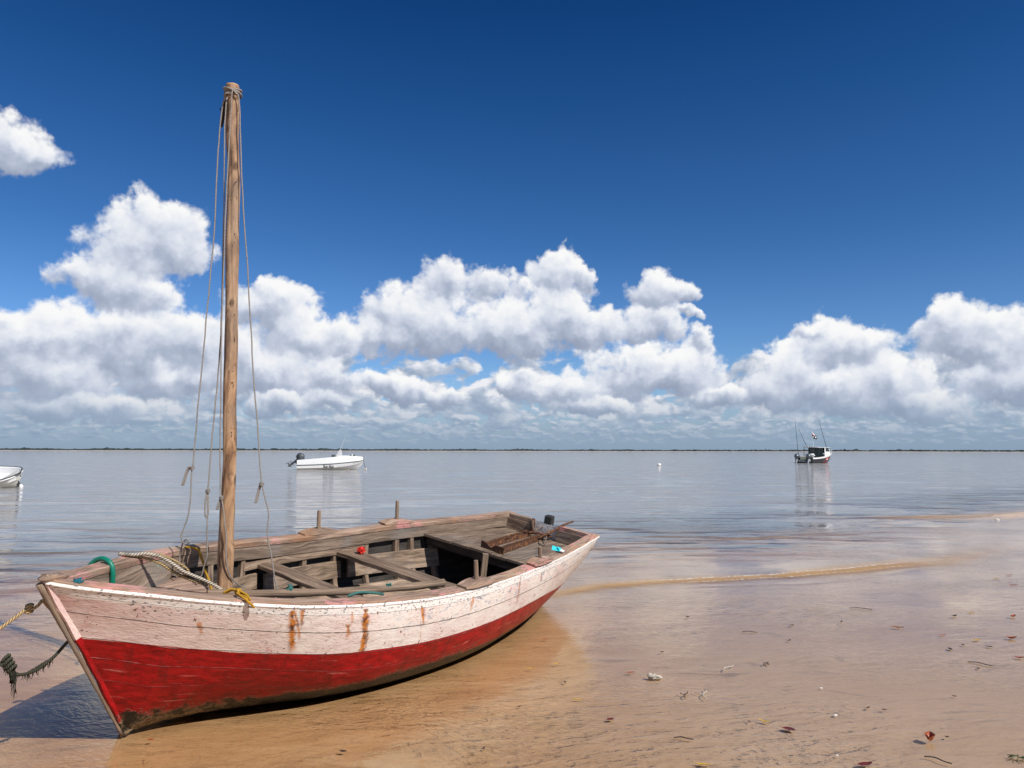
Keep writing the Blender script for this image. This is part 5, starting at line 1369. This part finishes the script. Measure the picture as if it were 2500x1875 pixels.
text_part('\u00b7', 0.26, M_blk, sk, (2.66, -1.068, 0.150), (R(90), 0, R(1)), 'lettering', 0.9)
text_part('V', 0.36, M_blk, sk, (2.80, -1.068, 0.150), (R(90), 0, R(1)), 'lettering', 0.75)
text_part('EE', 0.26, M_blk, sk, (3.00, -1.068, 0.150), (R(90), 0, R(1)), 'lettering', 0.75)
text_part('CLUB 16', 0.13, M_rub, sk, (1.60, -1.01, 0.60), (R(76), 0, 0), 'small_lettering', 1.0)
text_part('B 772 B', 0.13, M_rub, sk, (4.30, -0.70, 0.84), (R(72), 0, R(12)), 'small_lettering', 1.0)
mb = MB()
mb.grid([[(3.05 + 0.35 * t, sd * (0.30 - 0.1 * t), 0.98 + 0.70 * t ** 0.8) for sd in (-1, -0.4, 0.4, 1)] for t in (0, 0.3, 0.6, 0.85, 1.0)] + [[(3.50 + 0.10 * t, sd * (0.20 + 0.1 * t), 1.68 - 0.65 * t) for sd in (-1, -0.4, 0.4, 1)] for t in (0.02, 0.4, 0.8, 1.0)])
for sd in (-1, 1):
    mb.face([mb.vert(p) for p in ((3.05, sd * 0.30, 0.98), (3.155, sd * 0.27, 1.24), (3.26, sd * 0.24, 1.43), (3.40, sd * 0.20, 1.68), (3.50, sd * 0.20, 1.67), (3.60, sd * 0.30, 1.02))])
mb.build('console_cover', M_cover, sk, smooth=30, merge=0.001)
mb = MB(); mb.box((2.93, -0.4, 1.10), (0.13, 0, 0.01), (0, 0.22, 0), (0.02, 0, 0.17)); mb.build('seat', M_grey, sk, bevel=0.04, smooth=40)
mb = MB(); mb.tube([(3.42, 0.05, 1.66), (3.58, 0.05, 2.12), (3.80, 0.05, 2.72)], [0.013, 0.010, 0.007], 5); mb.build('antenna', M_white, sk)
mb = MB(); mb.blob((4.62, -0.2, 1.20), 0.10, 10, 7, (1.4, 1, 0.8), 0.3, 3); mb.blob((4.36, -0.15, 1.17), 0.09, 10, 7, (1.2, 1, 0.7), 0.3, 5); mb.build('fender', M_grey, sk, smooth=True)
mb = MB(); mb.blob((4.50, -0.25, 1.22), 0.07, 10, 7, (1.2, 1, 0.9), 0.2, 3); mb.build('anchor_roller', M_white, sk, smooth=True)
mb = MB(); mb.tube([(1.2, -0.83, 0.92), (1.2, -0.83, 0.97), (1.55, -0.84, 1.0), (1.55, -0.84, 0.95)], 0.012, 5); mb.build('grab_handle', M_silver, sk)
def outboard(parent, P, mat, cowl, tilt, s=1.0):
    """tilted outboard: cowl at top, leg and propeller; P = clamp point, tilt raises the leg aft"""
    root = empty('outboard_motor'); root.parent = parent; root.location = P; root.rotation_euler = (0, tilt, 0); root.scale = (s, s, s)
    mb = MB(); mb.blob((-0.20, 0, 0.36), 0.31, 14, 10, (1.05, 0.78, 1.0), 0.12, 2); mb.build('cowl', cowl, root, smooth=True)
    mb = MB(); mb.tube([(-0.16, 0, 0.18), (-0.17, 0, -0.05), (-0.19, 0, -0.45), (-0.20, 0, -0.62)], [0.12, 0.09, 0.065, 0.05], 8); mb.box((-0.02, 0, -0.02), (0.10, 0, 0), (0, 0.10, 0), (0, 0, 0.16)); mb.build('leg', mat, root, smooth=50)
    mb = MB(); mb.tube([(-0.02, 0, -0.60), (-0.16, 0, -0.62), (-0.34, 0, -0.62), (-0.44, 0, -0.62)], [0.03, 0.065, 0.055, 0.02], 8); mb.box((-0.22, 0, -0.42), (0.20, 0, 0), (0, 0.09, 0), (0, 0, 0.012)); mb.face([mb.vert(p) for p in ((-0.10, 0, -0.66), (-0.25, 0, -0.66), (-0.22, 0, -0.84))])
    mb.build('gearcase', mat, root, smooth=50)
    mb = MB()
    for k in range(3):
        a = k * 2.094; u = Vector((0, math.cos(a), math.sin(a))); v_ = Vector((0, -math.sin(a), math.cos(a)))
        c = Vector((-0.42, 0, -0.62)); pts = [c + u * 0.03, c + u * 0.12 + v_ * 0.06 + Vector((0.03, 0, 0)), c + u * 0.18, c + u * 0.11 - v_ * 0.06 - Vector((0.03, 0, 0))]
        mb.face([mb.vert(p) for p in pts])
    mb.build('propeller', mat, root)
    return root
ob = outboard(sk, (-0.10, 0.0, 0.62), M_grey, M_grey, R(52), 1.15)
mb = MB(); mb.box((-0.06, 0, 0.36), (0.10, 0, 0), (0, 0.25, 0), (0, 0, 0.52)); mb.build('engine_bracket', M_blk, sk, bevel=0.03)
mb = MB(); mb.tube([(-0.05, -0.28, 0.95), (-0.02, -0.28, 1.22), (0.05, -0.25, 1.28)], 0.05, 6); mb.build('fuel_bulb', M_blk, sk, smooth=True)
mb = MB(); mb.tube([(5.40, 0.0, 0.95), (5.46, 0, 0.6), (5.55, 0, 0.25), (5.62, 0, 0.03)], 0.018, 5)
o = mb.build('mooring_line', M_rope_dark, None, smooth=True); o.matrix_world = Matrix.Translation((-18.15, 66.0, 0)) @ Matrix.Rotation(R(3), 4, 'Z'); tag(o, 'dark mooring line from the bow of the white motor boat to its buoy', 'rope')
def buoy(x, y, r, label):
    mb = MB(); mb.blob((0, 0, r * 0.45), r, 18, 12, (1.15, 1.0, 0.85), 0.04, 1)
    root = empty('mooring_buoy', None, (x, y, 0)); tag(root, label, 'buoy')
    mb.build('float', M_buoy, root, smooth=True)
    m2 = MB(); m2.tube([(-r * 0.2, 0, r * 1.25), (-r * 0.1, 0, r * 1.45), (r * 0.1, 0, r * 1.45), (r * 0.2, 0, r * 1.25)], r * 0.07, 5); m2.build('lifting_eye', M_grey, root, smooth=True)
buoy(-12.6, 66.4, 0.10, 'small white buoy at the bow of the white motor boat')
buoy(16.55, 87.0, 0.19, 'white round buoy alone on open water right of centre')

M_cowl = plain('dark_silver_cowl', (0.12, 0.14, 0.155), 0.25, 0.5, 3.0, metal=0.5)
# right-hand cabin boat seen from astern
cb = empty('cabin_cruiser', None, (40.5, 107.2, 0)); cb.rotation_euler = (0, 0, R(90 - 50)); cb.scale = (1.10, 1.10, 1.0)
tag(cb, 'cabin fishing boat with dark hull, tall rods and a flag, moored far right', 'boat')
# local: x forward, y to port
CB = [(0.0, 1.22, 0.55, 1.22, 0.72, 1.10, 0.02, -0.3), (1.2, 1.28, 0.58, 1.30, 0.76, 1.16, 0.04, -0.35), (2.8, 1.28, 0.70, 1.32, 0.90, 1.12, 0.10, -0.35), (4.2, 1.12, 0.88, 1.20, 1.10, 0.86, 0.24, -0.3), (5.4, 0.76, 1.08, 0.86, 1.30, 0.46, 0.46, -0.1), (6.2, 0.36, 1.24, 0.46, 1.46, 0.16, 0.74, 0.25), (6.6, 0.06, 1.34, 0.12, 1.55, 0.04, 1.0, 0.7)]
lo, hi = MB(), MB(); ra, rb = [], []
for (x, ky, kz, sy, sz, cy, cz, kl) in interp_rows(CB, 28):
    ra.append([(x, -ky, kz), (x, -cy, cz), (x, 0, kl), (x, cy, cz), (x, ky, kz)])
    rb.append([(x, -sy * 0.93, sz + 0.02), (x, -sy, sz), (x, -ky - 0.004, kz - 0.002)]); 
lo.grid(ra); lo.face([0, 1, 2, 3, 4]); lo.build('hull', M_dkhull, cb, smooth=30)
rb2 = [[(p[0], -p[1], p[2]) for p in r] for r in rb]
hi.grid(rb); hi.grid(rb2); hi.build('topside', M_white, cb, smooth=30)
mb = MB(); dk = []
for (x, ky, kz, sy, sz, cy, cz, kl) in interp_rows(CB, 28):
    zz = sz + 0.02 if x > 3.9 else 0.45
    dk.append([(x, -sy * 0.93, sz + 0.02), (x, -sy * 0.90, zz), (x, 0, zz + (0.05 if x > 3.9 else 0)), (x, sy * 0.90, zz), (x, sy * 0.93, sz + 0.02)])
mb.grid(dk); mb.build('deck', M_white, cb, smooth=30)
mb = MB(); mb.box((0.02, 0, 0.40), (0.05, 0, 0), (0, 1.18, 0), (0, 0, 0.36)); mb.build('transom', M_dkhull, cb)
mb = MB(); mb.box((-0.28, 0, 0.28), (0.30, 0, 0), (0, 0.42, 0), (0, 0, 0.05)); mb.build('swim_platform', M_white, cb, bevel=0.02)
mb = MB(); mb.box((-0.05, 0.02, 0.66), (0.12, 0, 0), (0, 0.42, 0), (0, 0, 0.22)); mb.build('bait_box', M_yellowish, cb, bevel=0.04, smooth=40)
mb = MB(); mb.box((0.55, -0.35, 1.0), (0.25, 0, 0), (0, 0.35, 0), (0, 0, 0.28)); mb.blob((0.7, -0.8, 1.05), 0.25, 10, 7, (1, 1, 1), 0.4, 3); mb.build('seat_box', M_white, cb, bevel=0.05, smooth=40)
# cabin: side walls, roof, openings
mb = MB(); mb.box((3.95, -1.0, 1.55), (0.75, 0.06, 0), (0, 0.03, 0), (0.0, 0, 0.62)); mb.build('cabin_side', M_white, cb, bevel=0.02)
mb = MB(); mb.box((3.95, 1.0, 1.55), (0.75, -0.06, 0), (0, 0.03, 0), (0.0, 0, 0.62)); mb.build('cabin_side', M_white, cb, bevel=0.02)
for sd in (-1, 1):
    mb = MB(); mb.face([mb.vert(p) for p in ((3.45, sd * 1.095, 1.60), (4.60, sd * 1.005, 1.60), (4.25, sd * 1.03, 2.08), (3.45, sd * 1.095, 2.10))]); mb.build('side_window', M_glass, cb)
mb = MB(); mb.grid([[(4.70, y, 1.35), (4.35, y * 0.97, 2.12)] for y in (-0.95, -0.3, 0.3, 0.95)]); mb.build('windscreen', M_glass, cb)
mb = MB(); mb.grid([[(x, y, 2.16 + 0.10 * (1 - (y / 1.1) ** 2) - 0.02 * abs(x - 3)) for y in (-1.12, -0.6, 0, 0.6, 1.12)] for x in (1.75, 2.5, 3.5, 4.4, 4.95)])
mb.grid([[(x, y, 2.10 + 0.06 * (1 - (y / 1.1) ** 2) - 0.02 * abs(x - 3)) for y in (-1.12, -0.6, 0, 0.6, 1.12)] for x in (1.75, 2.5, 3.5, 4.4, 4.95)], flip=True)
mb.build('cabin_roof', M_white, cb, smooth=40)
mb = MB(); mb.box((2.9, 0.0, 1.25), (0.03, 0, 0), (0, 0.98, 0), (0, 0, 0.88)); mb.build('bulkhead', M_glass, cb)
mb = MB(); mb.box((2.85, 0.35, 1.75), (0.03, 0, 0), (0, 0.30, 0), (0, 0, 0.18)); mb.build('instrument_panel', M_grey, cb)
for (x, y) in ((1.85, -1.02), (1.85, 1.02)):
    mb = MB(); mb.tube([(x, y, 0.85), (x + 0.1, y * 1.0, 2.14)], 0.035, 6); mb.build('roof_post', M_blk, cb)
mb = MB()
for y in (-0.9, -0.6, -0.3, 0.0, 0.3, 0.6, 0.9): mb.tube([(1.70, y, 2.10), (1.66, y, 2.42)], 0.045, 6)
mb.tube([(1.70, -0.98, 2.16), (1.70, 0.98, 2.16)], 0.03, 6); mb.build('rod_rack', M_cover, cb)
rd = lambda a, b: (lambda m_: (m_.tube([a, tuple((Vector(a) + Vector(b)) / 2), b], [0.035, 0.027, 0.016], 5), m_)[1])(MB())
rd((0.55, 1.05, 0.9), (0.75, 1.50, 6.0)).build('fishing_rod', M_blk, cb)
rd((1.75, 0.5, 2.15), (1.5, 1.50, 4.9)).build('fishing_rod', M_blk, cb)
rd((4.2, -0.85, 2.0), (3.9, -0.05, 6.0)).build('fishing_rod', M_blk, cb)
fp = MB(); fp.tube([(2.6, 0.1, 2.2), (2.6, 0.12, 3.0), (2.6, 0.25, 4.55)], 0.018, 5); fpo = fp.build('flag_pole', M_white, cb)
M_flag = plain('navy_flag', (0.012, 0.018, 0.035), 0.8, 0.1)
# flag cloth hangs in a droop, white and red bands near the hoist
fdir = Vector((0.72, -0.69, 0))   # toward the right in the photo
def fpnt(u, v): return Vector((2.60, 0.25, 4.45)) + fdir * (u + 0.05 * math.sin(v * 5)) + Vector((0.05 * math.sin(u * 6 + v * 3), 0.05 * math.sin(u * 6 + v * 3), v))
mb = MB(); mb.face([mb.vert(fpnt(*p)) for p in ((0, 0), (0.22, -0.35), (0.5, -0.62), (0.62, -0.85), (0.64, -1.15), (0.3, -1.12), (0.03, -1.02), (0.0, -0.5))]); fl_o = mb.build('flag', M_flag, cb)
off = Vector((-0.012, -0.014, 0))
mb = MB(); mb.face([mb.vert(fpnt(*p) + off) for p in ((0.06, -0.05), (0.22, -0.33), (0.42, -0.58), (0.33, -0.62), (0.12, -0.36))]); mb.face([mb.vert(fpnt(*p) + off) for p in ((0.33, -0.75), (0.5, -0.82), (0.46, -0.98), (0.32, -0.9))]); mb.face([mb.vert(fpnt(*p) + off) for p in ((0.06, -0.72), (0.18, -0.74), (0.16, -0.88), (0.05, -0.86))]); mb.build('white_mark', M_white, fl_o)
mb = MB(); mb.face([mb.vert(fpnt(*p) + off * 1.5) for p in ((0.05, -0.30), (0.13, -0.36), (0.24, -0.58), (0.15, -0.62), (0.07, -0.50))]); mb.build('red_mark', M_red, fl_o)
# starboard side toward the viewer: red patch of lettering
mb = MB(); q = []
for i in range(9):
    x = 3.0 + 1.5 * i / 8; r_ = lerp_table(CB, x); ky, kz, cy, cz = r_[0], r_[1], r_[4], r_[5]
    q.append([(x, -(ky + (cy - ky) * 0.12) - 0.02, kz + (cz - kz) * 0.12), (x, -(ky + (cy - ky) * (0.55 + 0.06 * (i % 2))) - 0.02, kz + (cz - kz) * (0.55 + 0.06 * (i % 2)))])
mb.grid(q); mb.build('red_lettering', M_red, cb)
mb = MB(); q = []
for i in range(11):
    x = 2.6 + 2.0 * i / 10; r_ = lerp_table(CB, x); cy, cz = r_[4], r_[5]
    q.append([(x, -cy - 0.02, cz + 0.02), (x, -cy * 0.97 - 0.02, cz - 0.05)])
mb.grid(q); mb.build('red_stripe', M_red, cb)
mb = MB()
for i in range(6):
    x = 4.9 + 1.5 * i / 5; r_ = lerp_table(CB, x)
    mb.tube([(x, -r_[2] * 0.9, r_[3]), (x + 0.03, -r_[2] * 0.88, r_[3] + 0.42)], 0.016, 5)
mb.tube([(4.9 + 1.5 * i / 8, -lerp_table(CB, 4.9 + 1.5 * i / 8)[2] * 0.88, lerp_table(CB, 4.9 + 1.5 * i / 8)[3] + 0.42) for i in range(9)], 0.018, 5)
mb.tube([(4.9 + 1.5 * i / 8, lerp_table(CB, 4.9 + 1.5 * i / 8)[2] * 0.88, lerp_table(CB, 4.9 + 1.5 * i / 8)[3] + 0.42) for i in range(9)], 0.018, 5)
mb.build('bow_rail', M_silver, cb, smooth=True)
outboard(cb, (-0.12, 0.80, 0.42), M_silver, M_cowl, R(16), 1.25)
outboard(cb, (-0.12, -0.80, 0.42), M_silver, M_cowl, R(16), 1.25)
for sd in (0.82, -0.82):
    mb = MB(); mb.box((0.0, sd, 0.55), (0.10, 0, 0), (0, 0.24, 0), (0, 0, 0.45)); mb.build('motor_well', M_blk, cb, bevel=0.03)
buoy(43.4, 108.8, 0.22, 'pale buoy floating against the bow of the cabin fishing boat')

# dinghy cut by the left edge
dg_ = empty('dinghy', None, (-21.45, 33.9, -0.08)); dg_.rotation_euler = (R(-22), 0, R(180 - 4))
tag(dg_, 'white dinghy with a black rub rail and a tilted outboard, cut by the left edge', 'boat')
# local x forward (left in the photo), origin at stern
DG = [(0.0, 0.20, 0.74, 0.10, 0.60, 0.30), (0.10, 0.42, 0.73, 0.30, 0.52, 0.12), (0.28, 0.62, 0.72, 0.48, 0.40, 0.02), (0.6, 0.76, 0.70, 0.60, 0.28, -0.08), (1.2, 0.86, 0.68, 0.70, 0.20, -0.12), (2.4, 0.88, 0.70, 0.68, 0.20, -0.12), (3.4, 0.6, 0.80, 0.40, 0.34, 0.0), (3.9, 0.1, 0.90, 0.05, 0.6, 0.4)]
def dg_z(x, z): return z - 0.30 * max(0, 0) 
mb = MB(); ro = []
for (x, sy, sz, cy, cz, kl) in interp_rows(DG, 40):
    ro.append([(x, -sy, sz), (x, -sy * 0.97, sz - 0.10), (x + 0.0, -cy, cz), (x, 0, kl), (x, cy, cz), (x, sy * 0.97, sz - 0.10), (x, sy, sz)])
mb.grid(ro); mb.face([0, 1, 2, 3, 4, 5, 6]); mb.build('hull', plain('cream_hull', (0.62, 0.60, 0.55), 0.5, 0.06), dg_, smooth=40)
mb = MB(); ri = []
for (x, sy, sz, cy, cz, kl) in interp_rows(DG, 40):
    k = 0.90
    ri.append([(x, -sy, sz + 0.005), (x, -sy * k, sz - 0.01), (x, -sy * 0.8, sz - 0.25), (x, 0, sz - 0.32), (x, sy * 0.8, sz - 0.25), (x, sy * k, sz - 0.01), (x, sy, sz + 0.005)])
mb.grid(ri); mb.build('inner_liner', M_white, dg_, smooth=40)
path = [(x, sy + 0.012, sz - 0.005) for (x, sy, sz, *_) in interp_rows(DG, 30)]
mb = MB(); mb.tube([(p[0], -p[1], p[2]) for p in reversed(path)] + [(-0.07, -0.10, 0.742), (-0.07, 0.10, 0.742)] + path, 0.028, 8); mb.build('rub_rail', M_blk, dg_, smooth=True)
mb = MB(); mb.tube([(p[0], p[1] - 0.008, p[2] - 0.055) for p in path], 0.034, 6); mb.tube([(p[0], -p[1] + 0.008, p[2] - 0.055) for p in path], 0.034, 6); mb.build('gunwale_flange', M_white, dg_, smooth=True)
mb = MB(); mb.tube([(1.05, 0.80, 0.70), (0.95, 0.78, 0.76), (0.82, 0.76, 0.76), (0.78, 0.76, 0.70)], 0.012, 5); mb.build('grab_handle', M_blk, dg_, smooth=True)
mb = MB(); mb.box((0.32, 0.0, 0.60), (0.012, 0, 0), (0, 0.5, 0), (0, 0, 0.12)); mb.build('seat', M_cover, dg_)
root = empty('outboard_motor'); root.parent = dg_; root.location = (0.02, 0.05, 0.0)
mb = MB(); mb.tube([(0.14, 0, 0.46), (0.09, 0, 0.32), (0.02, 0, 0.16), (-0.03, 0, 0.04)], [0.06, 0.05, 0.04, 0.035], 7); mb.tube([(0.16, 0, 0.42), (0.18, 0, 0.22), (0.20, 0, 0.04)], 0.022, 5); mb.tube([(0.16, 0, 0.42), (0.0, 0, 0.40), (-0.05, 0, 0.26)], 0.028, 5); mb.build('leg', M_blk, root, smooth=40)
mb = MB(); mb.blob((-0.08, 0, 0.12), 0.11, 12, 8, (0.75, 0.8, 1.05), 0.1, 1); mb.build('cowl', M_white, root, smooth=True)
